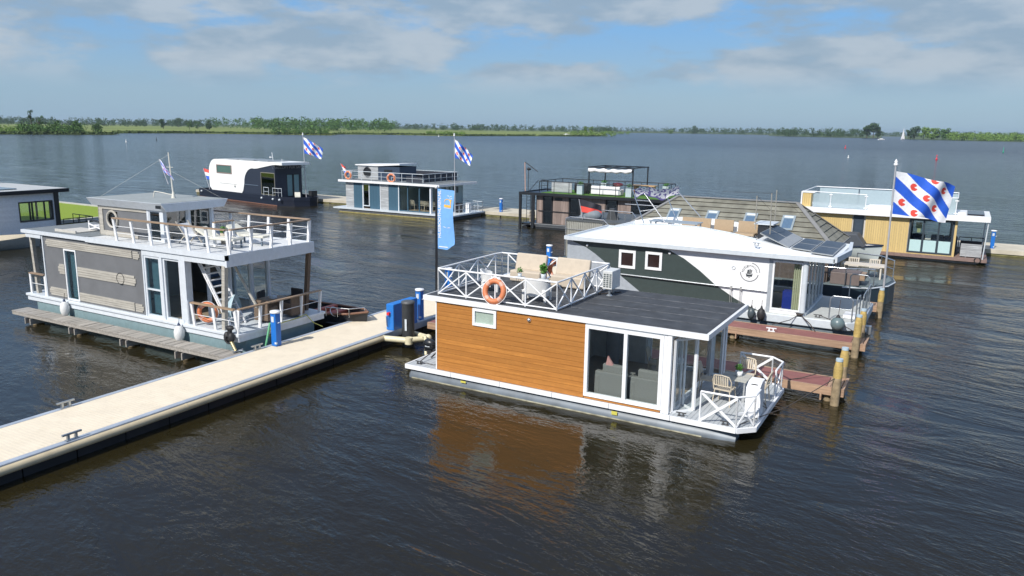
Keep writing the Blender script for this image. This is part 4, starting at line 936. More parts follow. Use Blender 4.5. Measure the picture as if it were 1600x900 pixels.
mb = MB(); mb.ball((-8.05, -2.55, 1.46), .2, .13, .1); mb.box(-8.12, -7.98, -2.62, -2.5, 1.0, 1.45); mb.box(-8.3, -7.86, -2.6, -2.52, 1.18, 1.26); mb.ball((-8.24, -2.55, 1.05), .15, .12, .24); mb.ball((-7.93, -2.6, 1.1), .13, .14, .2); mb.torus((-8.05, -2.66, 1.0), (0, 1, 0), .15, .03); mb.build('cowl', rubber, T)
mb = MB(); mb.tube((-8.0, -2.6, 1.0), (-7.6, -2.7, .62), .07, 8); mb.build('shaft', M('brass', (.35, .3, .16), .4, .6), T); mb = MB(); mb.tube((-7.75, -2.75, .62), (-7.45, -2.5, .62), .03, 6); mb.tube((-7.6, -2.85, .6), (-7.55, -2.4, .64), .03, 6); mb.build('bracket', steel, T)
mb = MB(); mb.tube((-7.2, -1.28, 1.5), (-7.52, -1.25, .5), .045, 8); mb.build('hose', M('green_hose', (.18, .52, .28), .4), loc=(-7.3, -1.27, .5), label='bright green hose hanging from the blue pedestal by the grey houseboat', cat='hose')
mb = MB(); mb.poly([(-7.1, -1.2, 1.5), (-7.6, -1.0, .95), (-7.75, -.8, .75), (-7.6, -.6, 1.0), (-7.68, -.3, 1.22), (-7.7, .6, 1.23), (-7.66, 1.2, 1.3), (-7.55, 1.5, .9), (-7.4, 1.9, .65)], .02); mb.build('cable', M('yellow_cable', (.45, .45, .12), .5), loc=(-7.6, 0, 1), label='yellow green power cable draped along the grey houseboat end', cat='cable')
# boat moored behind it
T = thing('motorboat', 'dark tender with red seats moored behind the grey two storey houseboat', 'boat', (-8.2, 3.9, 0))
def hullmesh(mb, x0, x1, yc, w, z1, m=0, bow=1, fl=.75, n=16, z0=-.25, sheer=.25):
    """planked boat hull: stern at x0, pointed bow at x1"""
    def f(s_, t_):
        u_ = s_; wd = w/2*(1-max(0, (u_-.45)/.55)**2.2); side = -1 if t_ < .5 else 1; q = abs(t_-.5)*2
        return (x0+(x1-x0)*u_+(x1-x0)*.05*(q-1)*u_*u_, yc+side*wd*(1-(1-q)**2*1.0)**.5*(fl+(1-fl)*q), z0+(z1-z0+sheer*u_*u_)*q**1.3)
    mb.grid(f, n, 12); return mb
mb = MB(); hullmesh(mb, -12.5, -6.5, 3.9, 2.2, .75); mb.build('hull', dark, T)
mb = MB(); mb.poly([(-12.5, 2.85, .78), (-9, 2.85, .82), (-7.2, 3.3, .95), (-6.5, 3.9, 1.02), (-7.2, 4.5, .95), (-9, 4.95, .82), (-12.5, 4.95, .78)], .05, 8); mb.build('gunwale', M('teak_dark', (.2, .1, .06), .5), T)
MB().box(-12.3, -7.4, 3.1, 4.7, .45, .5).build('deck', M('boat_floor', (.09, .1, .12), .7), T)
mb = MB(); mb.box(-9.2, -8.9, 3.1, 4.6, .5, .95); mb.box(-8.8, -8.3, 3.1, 4.6, .5, .8); mb.build('seat', M('red_seat', (.33, .07, .04), .5), T, bev=.06)
mb = MB(); rail(mb, [(-8.2, 3.0), (-7.1, 3.3), (-6.7, 3.9)], .8, .4, .7, .02, mids=()); mb.torus((-7.9, 3.2, 1.0), (1, 0, .5), .22, .02); mb.build('rail', chrome, T)
# ================================================================== flags
fblue = M('flag_blue', (.02, .11, .60), .7); fwhite = M('flag_white', (.80, .81, .84), .7); fred = M('flag_red', (.72, .07, .05), .7); fblack = M('flag_black', (.02, .02, .03), .7); fgrey = M('flag_gold', (.55, .4, .1), .7)
def frisian(s_, t_):
    x = s_*1.5; y = 1-t_; ph = math.atan2(1, 1.42); d = (x*sin(ph)+y*cos(ph)); w = (1.5*sin(ph)+cos(ph))/7; k = int(d/w)
    a = x*cos(ph)-y*sin(ph)
    if k % 2 == 0: return 0
    nn = 3 if k == 3 else 2; c_ = (k+.5)*w; mid = (1.5*cos(ph)-sin(ph))/2+{1: -.15, 5: .02}.get(k, 0)
    for i in range(nn):
        aa = mid+(i-(nn-1)/2)*.37; dx = a-aa; dy = d-c_; r_ = math.hypot(dx, dy)
        if r_ < w*.36:
            ang = math.atan2(dy, dx)
            if abs(ang-.75) < .38 and r_ > w*.07: return 1
            return 2
    return 1
def tri(a, b, c): return lambda s_, t_: (a if t_ < 1/3 else b if t_ < 2/3 else c)
def flagpole(base, top, label, pat, mats, w, h_, dv, droop=.35, zt=None, res=(60, 40), pr=.05, cat='flagpole', ph=0, wav=1., fin=True, name='flagpole', group=None):
    T = thing(name, label, cat, base, group=group); b = Vector(base); t_ = Vector(top)
    MB().tube(b, t_, pr, 10, r2=pr*.6).build('pole', M('pole_grey', (.50, .50, .52), .4, .3), T)
    if fin: MB().lathe(t_, [(pr*.6, 0), (pr*1.8, .06), (pr*1.8, .12), (pr*.8, .16), (pr*1.6, .22), (0, .36)], 12).build('finial', white, T)
    hp = t_ if zt is None else b.lerp(t_, (zt-b.z)/(t_.z-b.z)); d = Vector((*dv, 0)).normalized(); nrm = Vector((-d.y, d.x, 0)); ax = (b-t_).normalized()
    def f(s_, q):
        wv = wav*(.13*sin(6.5*s_+2.1*q+ph)+.05*sin(15*s_+4*q+ph*2))*s_**.7*h_*.75
        x = w*s_*(.96-.10*q*s_-.05*s_); dr = droop*h_*(s_**1.15)*(1.0-.45*q)
        curl = .25*h_*max(0, s_-.7)*(1-q)
        return hp+ax*(q*h_)+d*(x+pr)+Vector((0, 0, -dr))+nrm*(wv+curl)+Vector((0, 0, .03*h_*sin(9*s_+3*q+ph)*s_))
    MB().grid(f, *res, mf=pat).build('flag', mats, T); return T
WD = (.88, .47)
FM = [fblue, fwhite, fred]
flagpole((13.35, 21.3, .55), (13.3, 20.9, 7.7), 'tall steel flagpole with a big striped leaf flag beside the white and dark green houseboat', frisian, FM, 3.45, 2.15, WD, .34, zt=7.45, res=(150, 100), pr=.06, ph=.4, group='flagpoles with striped leaf flags')
# ================================================================== white and black houseboat (C), turned a little
CR = radians(-10); CO = Vector((-64.76, 45.2, 0))
C = thing('houseboat', 'white shelled houseboat with rounded left end and black hull, far left', 'houseboat', CO, CR, group='houseboats in the marina')
OFF[C.name] = Vector((0, 0, 0))
Cm = Matrix.Translation(CO) @ Matrix.Rotation(CR, 4, 'Z')
def cw(x, y, z_): return Cm @ Vector((x, y, z_))
navy = M('navy_black_hull', (.012, .016, .03), .35, dirt=.1)
ho = [(-5.1, 0), (12.2, 0), (14.2, 1.0), (15.2, 2.4), (15.2, 3.4), (13.8, 4.6), (-5.1, 4.6)]
MB().prism(ho, 'z', -.4, .62).build('hull', navy, C)
mb = MB()
for a, b in zip(ho, ho[1:]+ho[:1]): mb.beam((*a, .82), (*b, .82), .1, .45)
mb.build('bulwark', navy, C)
MB().prism([(p[0]*.99, p[1]*.98+.04) for p in ho], 'z', .621, .66).build('deck', M('dark_deck', (.05, .055, .07), .7), C)
MB().box(-5.0, 12.2, -.03, -.005, -.02, .05).build('waterline', M('rust_waterline', (.25, .12, .08), .8), C)
whs = M('white_shell', (.84, .85, .84), .28, var=.02)
# side silhouette of the shell, rounded at the left
def arc(cx, cz, r, a0, a1, n_): return [(cx+r*cos(radians(a0+(a1-a0)*i/n_)), cz+r*sin(radians(a0+(a1-a0)*i/n_))) for i in range(n_+1)]
sil = [(-1.9, .66), (-2.9, 1.4)]+arc(-1.3, 3.3, 1.62, 180, 90, 8)+[(3, 4.95), (13.0, 4.97), (13.0, 4.78), (11.0, 4.62), (8, 4.12)]+arc(7.0, 2.15, 1.95, 80, 180, 7)[0:]+[(4.75, 1.3), (4.1, .66)]
sil2 = [(x, z_) for x, z_ in sil]
mb = MB(); mb.prism(sil2, 'y', .28, .42); mb.prism(sil2, 'y', 4.0, 4.14); mb.build('shell_side', whs, C)
top = [(-2.9, 1.4)]+arc(-1.3, 3.3, 1.62, 180, 90, 8)+[(13.0, 4.97)]
mb = MB()
for a, b in zip(top, top[1:]): mb.add([(a[0], .3, a[1]), (b[0], .3, b[1]), (b[0], 4.12, b[1]), (a[0], 4.12, a[1])], [(0, 1, 2, 3)])
mb.box(11.0, 13.05, .29, 4.12, 4.68, 4.96); mb.build('shell_roof', whs, C)
mb = MB(); mb.box(3.5, 6.5, .8, 3.6, 4.98, 5.05); mb.box(7.5, 9.5, .8, 3.6, 4.98, 5.05); mb.box(0, 2.6, 1.0, 3.6, 4.96, 5.02); mb.build('solar_panel', M('solar_grey', (.25, .28, .3), .3), C)
mb = MB(); wall(mb, 'f', .36, .46, 3.6, 11.45, .66, 4.9, [(8.55, 11.38, 1.1, 3.72)]); wall(mb, 'f', 3.95, 4.05, -2, 11.45, .66, 4.85); wall(mb, 'e', 11.4, 11.5, .4, 4.05, .66, 4.85, [(1.9, 3.75, .9, 3.55)]); mb.build('dark_wall', M('slate_cladding', (.022, .03, .05), .5, isl=.1), C)
window(C, 'f', .25, -1.02, 2.42, 3.2, 4.26, .09, fm=M('window_rim', (.3, .2, .18), .5), gm=M('teal_pane', (.08, .15, .14), .1), name='window')
window(C, 'f', .38, 8.55, 11.38, 1.1, 3.72, .07, fm=M('bronze_frame', (.25, .24, .18), .5), gm=glass('lime_glass', (.35, .4, .12), mn=.1), name='window')
MB().box(8.6, 11.3, 2.2, 2.3, 2.4, 3.7).build('green_blind', M('lime_blind', (.14, .17, .02), .8), C)
window(C, 'e', 11.48, 1.9, 2.8, .9, 3.55, .09, fm=dark, gm=M('teal_curtain_glass', (.20, .33, .34), .2), name='glass_door'); window(C, 'e', 11.48, 2.85, 3.75, .9, 3.55, .09, fm=dark, gm=MT['teal_curtain_glass'], name='glass_door')
MB().box(4.3, 8.0, .30, .335, 2.05, 2.12).build('rub_strip', M('strip_grey', (.12, .16, .22), .4), C)
mb = MB(); mb.box(-.5, 3.4, .255, .275, 1.95, 2.0); mb.lathe((3.0, .27, 1.75), [(.16, 0), (.16, .03), (0, .05)], 14, ax=(0, -1, 0)); mb.build('shell_trim', M('shell_trim_grey', (.45, .46, .45), .5), C)  # thin strip and disc on the shell, one even grey
textmesh('VAARLOFT PUR SANG', .46, facing_end(11.53, 2.2, 4.35), 'lettering', M('dim_silver_letters', (.22, .23, .26), .5), C, .01)
mb = MB(); rail(mb, [(11.2, .15), (12.3, .15), (12.6, .4)], 1.04, .95, 1.1, .028, mids=(.5,)); rail(mb, [(9.4, .12), (10.4, .12)], 1.04, .95, 1., .028, mids=(.5,)); mb.build('deck_railing', lgrey, C)
mb = MB(); mb.box(13.9, 14.5, 3.2, 4.0, 1.1, 1.7); mb.tube((14.2, 3.6, .7), (14.2, 3.6, 1.2), .1); mb.build('bow_locker', dark, C)
mb = MB(); mb.tube((8.8, 2, 4.97), (8.6, 2, 6.0), .03); mb.tube((8.2, 2, 5.4), (8.7, 2, 5.45), .03); mb.ball((8.2, 2, 5.4), .1); mb.tube((10.6, 2, 4.97), (10.6, 2, 5.3), .03); mb.build('antenna', white, C)
for x in (-4.4, 9.2, 11.5, 12.8): MB().ball((x, -.06, .72), .14).build('mooring_ball', lgrey, C)
Lc = dup(Lg, cw(13.0, 2.3, .67), CR-.6, 'white sun lounger on the bow deck of the black hulled houseboat'); Lc['group'] = 'sun loungers'; 
p_ = cw(12.9, 3.6, .66); flagpole(p_, p_+Vector((-.2, 0, 7.4)), 'thin white flagpole with striped leaf flag on the black hulled houseboat', frisian, FM, 2.45, 1.85, (.9, .45), .7, zt=p_.z+7.2, res=(72, 48), pr=.055, ph=1.2, group='flagpoles with striped leaf flags')
p_ = cw(-4.2, 1.0, .8); flagpole(p_, p_+Vector((-1.2, .1, 2.75)), 'small red white and blue flag on the stern of the black hulled houseboat', tri(2, 1, 0), FM, 1.5, 1.5, (.7, .5), .3, res=(24, 18), pr=.04, ph=2, fin=False)
# ================================================================== slate blue houseboat (D)
D = thing('houseboat', 'slate blue houseboat with grey wood panels and a railed roof terrace, behind the banner', 'houseboat', (-36, 46, 0), group='houseboats in the marina')
slate = M('slate_blue_panel', (.045, .105, .155), .5, isl=.05, var=.04, dirt=.1); gwood = grain('pale_grey_boards', (.42, .44, .45), (.28, .29, .30), 0, isl=.18, st=9)
MB().box(-42.9, -28.2, 42.75, 48.6, -.4, .34).build('hull', M('dark_concrete_hull', (.085, .09, .095), .8, var=.25, dirt=.5), D)
MB().box(-42.95, -28.15, 42.68, 42.74, -.05, .08).build('waterline', M('algae_line', (.30, .26, .10), .9, var=.3), D)
mb = MB(); mb.box(-43.7, -27.9, 42.62, 48.8, .36, .5); mb.build('deck', lgrey, D)
DH = [(-41.75, -40.9, .7, 3.15), (-39.95, -39.1, .9, 3.1), (-37.62, -36.5, .55, 3.2), (-35.1, -31.1, .5, 3.2)]
for a, b in ((-41.3, -40.05), (-39.05, -37.62), (-36.5, -35.14)):
    mb = MB(); vboards(mb, 'f', 43.3, 43.38, a, b, .5, 3.25, .45, .01); mb.build('slate_panel', slate, D)
mb = MB(); hboards(mb, 'f', 43.32, 43.4, -42.43, -41.3, .5, 3.25, .3, .012); mb.build('wood_panel', gwood, D)
mb = MB(); hboards(mb, 'f', 43.3, 43.38, -37.58, -36.52, .5, 3.25, .34, .012); mb.build('wood_panel', gwood, D)
parts('post', white2, D, ((-37.64, -37.58, 43.27, 43.4, .5, 3.25), (-35.2, -35.12, 43.27, 43.4, .5, 3.25), (-31.1, -30.96, 43.2, 43.35, .5, 3.25), (-40.06, -39.98, 43.27, 43.4, .5, 3.25)))
window(D, 'f', 43.3, -40.0, -39.08, .75, 3.2, .1, fm=lgrey, gm=glass('olive_glass', (.2, .22, .06), mn=.12)); MB().box(-39.9, -39.15, 43.5, 43.55, 1.0, 1.6).build('blind', M('pale_blue_blind', (.35, .5, .7), .8), D); MB().box(-39.9, -39.15, 43.6, 43.65, 1.9, 3.1).build('blind', MT['lime_blind'], D)
window(D, 'f', 43.3, -35.12, -31.1, .52, 3.24, .1, fm=slate, gm=gl_clear, mull=(-33.97, -32.49)); window(D, 'e', -30.98, 43.4, 46.2, .52, 3.22, .1, fm=lgrey, gm=gl_clear, mull=(44.4,))
mb = MB(); wall(mb, 'e', -31.1, -31.0, 46.2, 49.2, .5, 3.25, [(46.6, 46.9, 2.4, 3.0)]); wall(mb, 'f', 49.1, 49.2, -42.4, -31, .5, 3.25); wall(mb, 'e', -42.4, -42.3, 43.4, 49.2, .5, 3.25); wall(mb, 'e', -35.3, -35.2, 43.4, 49.1, .5, 3.25); mb.box(-31.08, -30.98, 49.1, 49.3, .5, 3.3); mb.build('wall', M('teal_grey_wall', (.24, .32, .34), .6), D)
for y in (46.0, 47.3, 48.0): MB().box(-31.02, -30.97, y, y+.35, 2.35, 3.0).build('slot_window', dark, D)
MB().box(-42.3, -31.1, 43.4, 49.1, .5, .52).build('floor', floorm, D)
mb = MB(); mb.box(-43.2, -29.75, 42.95, 50.2, 3.27, 3.5); mb.build('roof', white, D)
MB().box(-43.1, -29.9, 43.1, 50.1, 3.5, 3.515).build('roof_membrane', roofg, D)
mb = MB(); rail(mb, [(-42.9, 43.3), (-32.0, 43.3)], 3.5, .95, 1.35, .028, mids=(.5,)); rail(mb, [(-32.0, 43.3), (-32.0, 49.8)], 3.5, .95, 1.1, .028, mids=(.5,)); rail(mb, [(-32.0, 49.8), (-42.9, 49.8), (-42.9, 43.3)], 3.5, .95, 1.6, .024, mids=(.5,)); mb.build('roof_railing', lgrey, D)
mb = MB(); mb.box(-32.1, -32.06, 43.6, 49.7, 3.6, 4.42); mb.box(-38, -32.2, 49.6, 49.64, 3.6, 4.4); mb.box(-34.2, -32.2, 43.36, 43.39, 3.6, 4.2); mb.build('dark_screen', M('screen_navy', (.03, .035, .05), .6), D)
mb = MB(); hboards(mb, 'f', 45.0, 45.08, -42.1, -39.25, 3.515, 5.0, .2); mb.build('cabin_wood', gwood, D); mb = MB(); mb.box(-39.25, -36.3, 45.0, 45.08, 3.515, 4.98); mb.box(-36.38, -36.3, 45.08, 48, 3.515, 4.98); mb.box(-42.1, -36.4, 47.9, 48, 3.515, 4.98); mb.box(-42.1, -42.02, 45.1, 47.9, 3.515, 4.98); mb.build('cabin_wall', M('navy_panel', (.03, .05, .085), .5), D)
mb = MB(); mb.prism([(-42.3, 5.0), (-42.4, 5.1), (-39.3, 5.2), (-36.2, 5.35), (-36.2, 5.2), (-39.3, 5.0)], 'y', 44.85, 48.1); mb.build('cabin_roof', white, D)
MB().torus((-40.75, 44.98, 4.3), (0, 1, 0), .5, .07, 24, 6).build('porthole_ring', dark, D); MB().lathe((-40.75, 44.985, 4.3), [(.5, 0), (0, .004)], 20, ax=(0, -1, 0)).build('porthole_glass', dark, D)
MB().box(-38.4, -37.3, 44.97, 44.99, 4.4, 4.65).build('name_plate', dark, D)
mb = MB(); rail(mb, [(-30.9, 49.1), (-28.1, 48.7), (-28.1, 43.4)], .5, 1.0, .75, .03, mids=(.5,)); mb.build('deck_railing', lgrey, D)
MB().box(-29.6, -29.0, 45.6, 46.2, .5, 1.5).build('barrel_grill', dark, D); MB().box(-28.7, -28.3, 46.3, 46.8, .5, 1.5).build('white_locker', white, D)
lifebuoy((-41.9, 43.15, 3.98), (0, -1, 0), .38, 'pink orange lifebuoy on the left roof railing of the slate blue houseboat'); lifebuoy((-36.0, 43.15, 3.92), (.2, -1, 0), .40, 'pink orange lifebuoy on the middle of the slate blue houseboat roof railing')
flagpole((-42.3, 43.2, 3.9), (-43.0, 43.2, 5.2), 'small red and white flag drooping on the roof railing of the slate blue houseboat', tri(2, 1, 0), FM, .5, 1.2, (.7, .3), .3, res=(10, 16), pr=.03, fin=False)
flagpole((-29.3, 45.2, .5), (-29.4, 45.2, 8.35), 'thin white flagpole with striped leaf flag on the slate blue houseboat terrace', frisian, FM, 2.0, 1.85, (.9, .4), .85, zt=8.05, res=(72, 48), pr=.055, ph=2.6, wav=1.5, group='flagpoles with striped leaf flags')
for k, x in enumerate((-34.6, -33.4, -32.9, -31.9)):
    T = dup(CH, (x, 45.2, .52), .3*k, 'dark chair inside the slate blue houseboat, '+('leftmost', 'second from the left', 'third from the left', 'rightmost')[k]+' behind the glass', 'chairs inside the slate blue houseboat')
T = thing('dining_table', 'dark table behind the big windows of the slate blue houseboat', 'table', (-33.2, 46, .52)); MB().box(-34.4, -32, 45.6, 46.5, 1.2, 1.26).build('top', dark, T); MB().box(-33.4, -33, 45.9, 46.2, .52, 1.2).build('leg', dark, T)
# ================================================================== timber houseboat with roof lawn (E)
E_ = thing('houseboat', 'brown timber houseboat with black frame and green lawn on its roof, centre back', 'houseboat', (-11, 45, 0), group='houseboats in the marina')
bw = grain('greyed_brown_boards', (.30, .235, .205), (.20, .155, .135), 2, isl=.22, st=11)
mb = MB(); mb.box(-18.3, -2.9, 42.4, 47.4, -.2, .2); mb.tube((-19.6, 42.6, -.1), (-19.6, 47.3, -.1), .3, 12); mb.tube((-18.6, 42.5, -.05), (-18.6, 47.3, -.05), .3, 12); mb.build('float', dark, E_)
mb = MB(); mb.box(-18.4, -2.9, 42.5, 42.56, .2, .3); mb.box(-18.4, -2.8, 42.32, 42.42, .42, .5); mb.box(-18.9, -2.8, 42.42, 47.5, .3, .42); mb.build('deck_edge', M('grey_edge', (.2, .21, .22), .6), E_)
MB().box(-19.9, -18.3, 42.6, 47.4, .25, .44).build('deck', dark, E_)
EHo = [(-17.69, -16.75, .5, 3.1), (-14.97, -13.9, .5, 3.1), (-11.25, -10.25, .5, 3.1), (-8.95, -3.2, .5, 3.1)]
mb = MB(); vboards(mb, 'f', 42.7, 42.78, -18.42, -8.95, .5, 3.14, .135, .012, EHo); mb.build('wood_cladding', bw, E_)
mb = MB(); wall(mb, 'f', 42.78, 42.84, -18.42, -3.1, .5, 3.1, EHo); wall(mb, 'f', 47.2, 47.3, -18.4, -3, .5, 3.1); wall(mb, 'e', -18.4, -18.3, 42.9, 47.2, .5, 3.1); wall(mb, 'e', -3.1, -3, 42.9, 47.2, .5, 3.1); wall(mb, 'e', -12.4, -12.3, 42.9, 47.2, .5, 3.1); mb.build('wall', M('dark_wall', (.03, .03, .035), .7), E_)
for h_ in EHo: window(E_, 'f', 42.72, h_[0], h_[1], .5, 3.1, .09, fm=dark, gm=glass('smoky_glass', (.10, .12, .12), mn=.10), mull=() if h_[1]-h_[0] < 2 else (-6.2,))
mb = MB(); mb.box(-20.05, -2.8, 42.2, 42.4, 3.14, 3.4); mb.box(-20.05, -2.8, 47.45, 47.6, 3.14, 3.4); mb.box(-20.05, -19.85, 42.4, 47.45, 3.14, 3.4); mb.box(-3.0, -2.8, 42.4, 47.45, 3.14, 3.4); mb.box(-19.85, -3.0, 42.4, 47.45, 3.14, 3.3)
mb.box(-20.05, -19.83, 42.22, 42.42, -.1, 3.14); mb.box(-18.72, -18.42, 42.2, 42.4, .1, 3.14); mb.box(-20.05, -19.85, 47.4, 47.6, .2, 3.14); mb.build('roof_frame', dark, E_)
MB().box(-17.8, -6.0, 42.45, 47.4, 3.3, 3.42).build('roof_lawn', turf, E_); MB().box(-5.9, -3.05, 42.5, 47.4, 3.3, 3.36).build('roof_membrane', roofm, E_)
mb = MB(); mb.beam((-18.2, 42.62, 1.7), (-14.2, 42.62, 1.68), .04, .06); mb.build('hand_rope', dark, E_)
mb = MB(); 
for x in (-19.35, -18.95): mb.beam((x, 42.5, .5), (x, 42.5, 3.1), .04, .04)
for i in range(8): mb.beam((-19.35, 42.5, .8+i*.3), (-18.95, 42.5, .8+i*.3), .03, .03)
mb.beam((-19.6, 43.4, 3.4), (-18.6, 43.4, 4.5), .06, .04); mb.build('ladder', dark, E_)
mb = MB(); rail(mb, [(-18.0, 42.45), (-7.3, 42.45)], 3.42, 1.05, 1.55, .03, mids=()); rail(mb, [(-18.0, 42.45), (-18.0, 47.4), (-6.5, 47.4), (-6.5, 45.0)], 3.42, 1.05, 1.6, .03, mids=()); rail(mb, [(-18.0, 44.2), (-18.7, 44.2)], 3.42, 1.05, .6, .03); mb.build('roof_railing', dark, E_)
mb = MB(); hboards(mb, 'f', 43.6, 43.7, -17.3, -15.2, 3.43, 4.35, .11); mb.build('grey_screen', gwood, loc=(-16.2, 43.6, 3.43), label='grey slatted windscreen on the roof lawn of the timber houseboat', cat='screen')
MB().box(-15.2, -13.9, 44.2, 45.2, 3.43, 4.3).box(-15.2, -13.9, 44.15, 44.2, 3.6, 4.2).build('grill_cabinet', dark, loc=(-14.5, 44.5, 3.43), label='black cabinet behind the grey windscreen on the roof lawn', cat='cabinet', bev=.04)
wf = M('white_fabric', (.75, .74, .74), .85)
T = thing('sofa', 'white garden sofa on the roof lawn of the timber houseboat', 'sofa', (-11.5, 43.6, 3.43)); MB().box(-13.0, -10.2, 43.0, 43.2, 3.5, 4.25).build('backrest', wf, T, bev=.06); MB().box(-13.0, -10.2, 43.2, 43.9, 3.5, 3.85).build('seat', wf, T, bev=.06)
for x in (-13.05, -10.35): MB().box(x, x+.2, 43.1, 43.95, 3.5, 4.0).build('armrest', wf, T, bev=.05)
T = thing('table', 'light wooden picnic table on the roof lawn of the timber houseboat', 'table', (-8.6, 45.2, 3.43)); lw = M('light_wood', (.48, .30, .14), .6); MB().box(-9.9, -7.6, 44.8, 45.7, 4.28, 4.36).build('top', lw, T)
for x in (-9.6, -8.0): MB().box(x, x+.25, 44.9, 45.6, 3.43, 4.28).build('leg', lw, T)
mb = MB(); mb.box(-9.8, -9.3, 44.0, 44.5, 3.6, 3.9); mb.box(-9.9, -9.7, 44.0, 44.5, 3.6, 4.2); [mb.box(x, x+.06, y, y+.06, 3.43, 3.6) for x in (-9.85, -9.4) for y in (44.0, 44.4)]; mb.build('chair', M('salmon_plastic', (.7, .28, .17), .5), loc=(-9.6, 44.2, 3.43), label='salmon pink low chair beside the white garden sofa on the roof lawn', cat='chair')
mb = MB(); mb.ball((-11.0, 44.6, 4.35), .5, .2, .18); mb.build('cushion', M('pink_red_fabric', (.6, .12, .12), .8), loc=(-11, 44.6, 4.3), label='pink and red cushions on the back of the white garden sofa', cat='cushion')
pl = M('pale_planter', (.42, .50, .52), .5)
for i, (x, y, s_) in enumerate(((-14.0, 42.95, 0), (-9.25, 42.95, 0), (-13.2, 46.6, 0), (-7.0, 46.3, 0))):
    T = thing('planter', ('tall pale planter with grass by the front roof railing, left of the white garden sofa', 'tall pale planter with grass by the front roof railing, right of the white garden sofa', 'tall pale planter near the back left pergola post', 'dark leaved planter at the right end of the roof railing')[i], 'planter', (x, y, 3.43), group='planters on the roof lawn')
    MB().box(x-.27, x+.27, y-.25, y+.25, 3.43, 4.3).build('pot', pl, T); mb = MB(); mb.leaves((x, y, 4.42), .3, .16, 80, .16); mb.build('leaves', leaf, T)
P_ = thing('pergola', 'black pergola frame with a gathered white sunshade on the roof lawn', 'pergola', (-11.3, 45.3, 3.43))
mb = MB(); z1 = 5.9
for x in (-13.4, -9.15):
    for y in (43.4, 47.2): mb.beam((x, y, 3.43), (x, y, z1), .1, .1)
mb.build('post', dark, P_); mb = MB()
for y in (43.4, 47.2): mb.beam((-13.5, y, z1), (-9.05, y, z1), .08, .1)
for i in range(5): x = -13.4+i*1.06; mb.beam((x, 43.3, z1+.02), (x, 47.3, z1+.02), .06, .08)
mb.build('roof_bars', dark, P_)
mb = MB(); mb.grid(lambda a, b: (-13.4+4.2*a, 43.3+.2*cos(6.283*b), z1-.25-.05*sin(3*a)-.03*sin(31*a)+(.17+.03*sin(23*a))*sin(6.283*b)), 60, 12); mb.build('sunshade', wf, P_)
MB().box(-16.45, -15.7, 42.64, 42.69, 2.75, 2.98).build('name_plate', dark, E_)
mb = MB(); mb.tube((-19.9, 43.2, 3.4), (-20.0, 43.2, 6.1), .05, 8); mb.build('mast', M('salmon_mast', (.5, .33, .27), .6), E_); mb = MB(); mb.tube((-19.5, 43.0, 3.4), (-19.5, 43.0, 5.7), .03, 6); mb.tube((-20.0, 43.2, 6.15), (-18.5, 43.0, 5.3), .04, 6); mb.ball((-19.45, 43.0, 5.5), .22, .2, .12); mb.build('mast_fitting', rubber, E_)
MB().box(-19.2, -18.8, 42.8, 43.2, .5, 1.5).build('gas_bottle_locker', cream, E_)
armch((-12.2, 46.0, 3.43), 2.5, 'dark garden armchair behind the white sofa on the roof lawn', dark, None)
# ================================================================== white and dark green houseboat (F)
Fb = thing('houseboat', 'white and dark green houseboat with a curved white roof and a ship emblem', 'houseboat', (5.5, 16.8, 0), group='houseboats in the marina')
ho = [(-2.2, 13.95), (12.5, 13.95), (13.1, 14.5), (13.1, 19.2), (12.5, 19.75), (-2.2, 19.75)]
MB().prism([(x*.985+.05, (y-16.85)*.95+16.85) for x, y in ho], 'z', -.4, .6).build('hull', M('blue_grey_hull', (.16, .2, .23), .4, dirt=.3), Fb)
mb = MB(); mb.prism(ho, 'z', .6, .98); mb.build('deck_rim', lgrey, Fb, bev=.03)
MB().prism([(x*.99+.05, (y-16.85)*.975+16.85) for x, y in ho], 'z', .981, .995).build('deck', M('pale_deck', (.50, .52, .50), .6, dirt=.2), Fb)
wy = 14.2; dgreen = M('dark_green_paint', (.050, .068, .066), .32, var=.06, dirt=.12); lg2 = M('cool_grey_paint', (.34, .375, .41), .4)
FH = [(1.44, 2.34, 2.37, 3.3), (2.86, 3.73, 2.42, 3.33), (9.08, 10.42, 1.15, 3.46)]
mb = MB(); wall(mb, 'f', wy, wy+.08, -1.5, 10.62, 1.0, 3.72, FH); wall(mb, 'f', 19.3, 19.4, -1.5, 10.6, 1.0, 3.72, [(7.5, 10.3, 1.3, 3.4)]); wall(mb, 'e', -1.5, -1.4, 14.3, 19.3, 1.0, 3.72); wall(mb, 'e', 4.5, 4.6, 14.3, 19.3, 1.0, 3.72); mb.build('wall', white, Fb)
c1 = [(-1.2, 3.5), (-.42, 3.24), (.1, 2.95), (.62, 2.6), (1.15, 2.25), (1.66, 1.88), (2.5, 1.32), (2.95, 1.0)]
c2 = [(3.67, 3.52), (4.1, 3.47), (4.84, 3.14), (5.65, 2.62), (6.39, 2.05), (7.43, 1.45), (8.0, 1.2), (8.6, 1.0)]
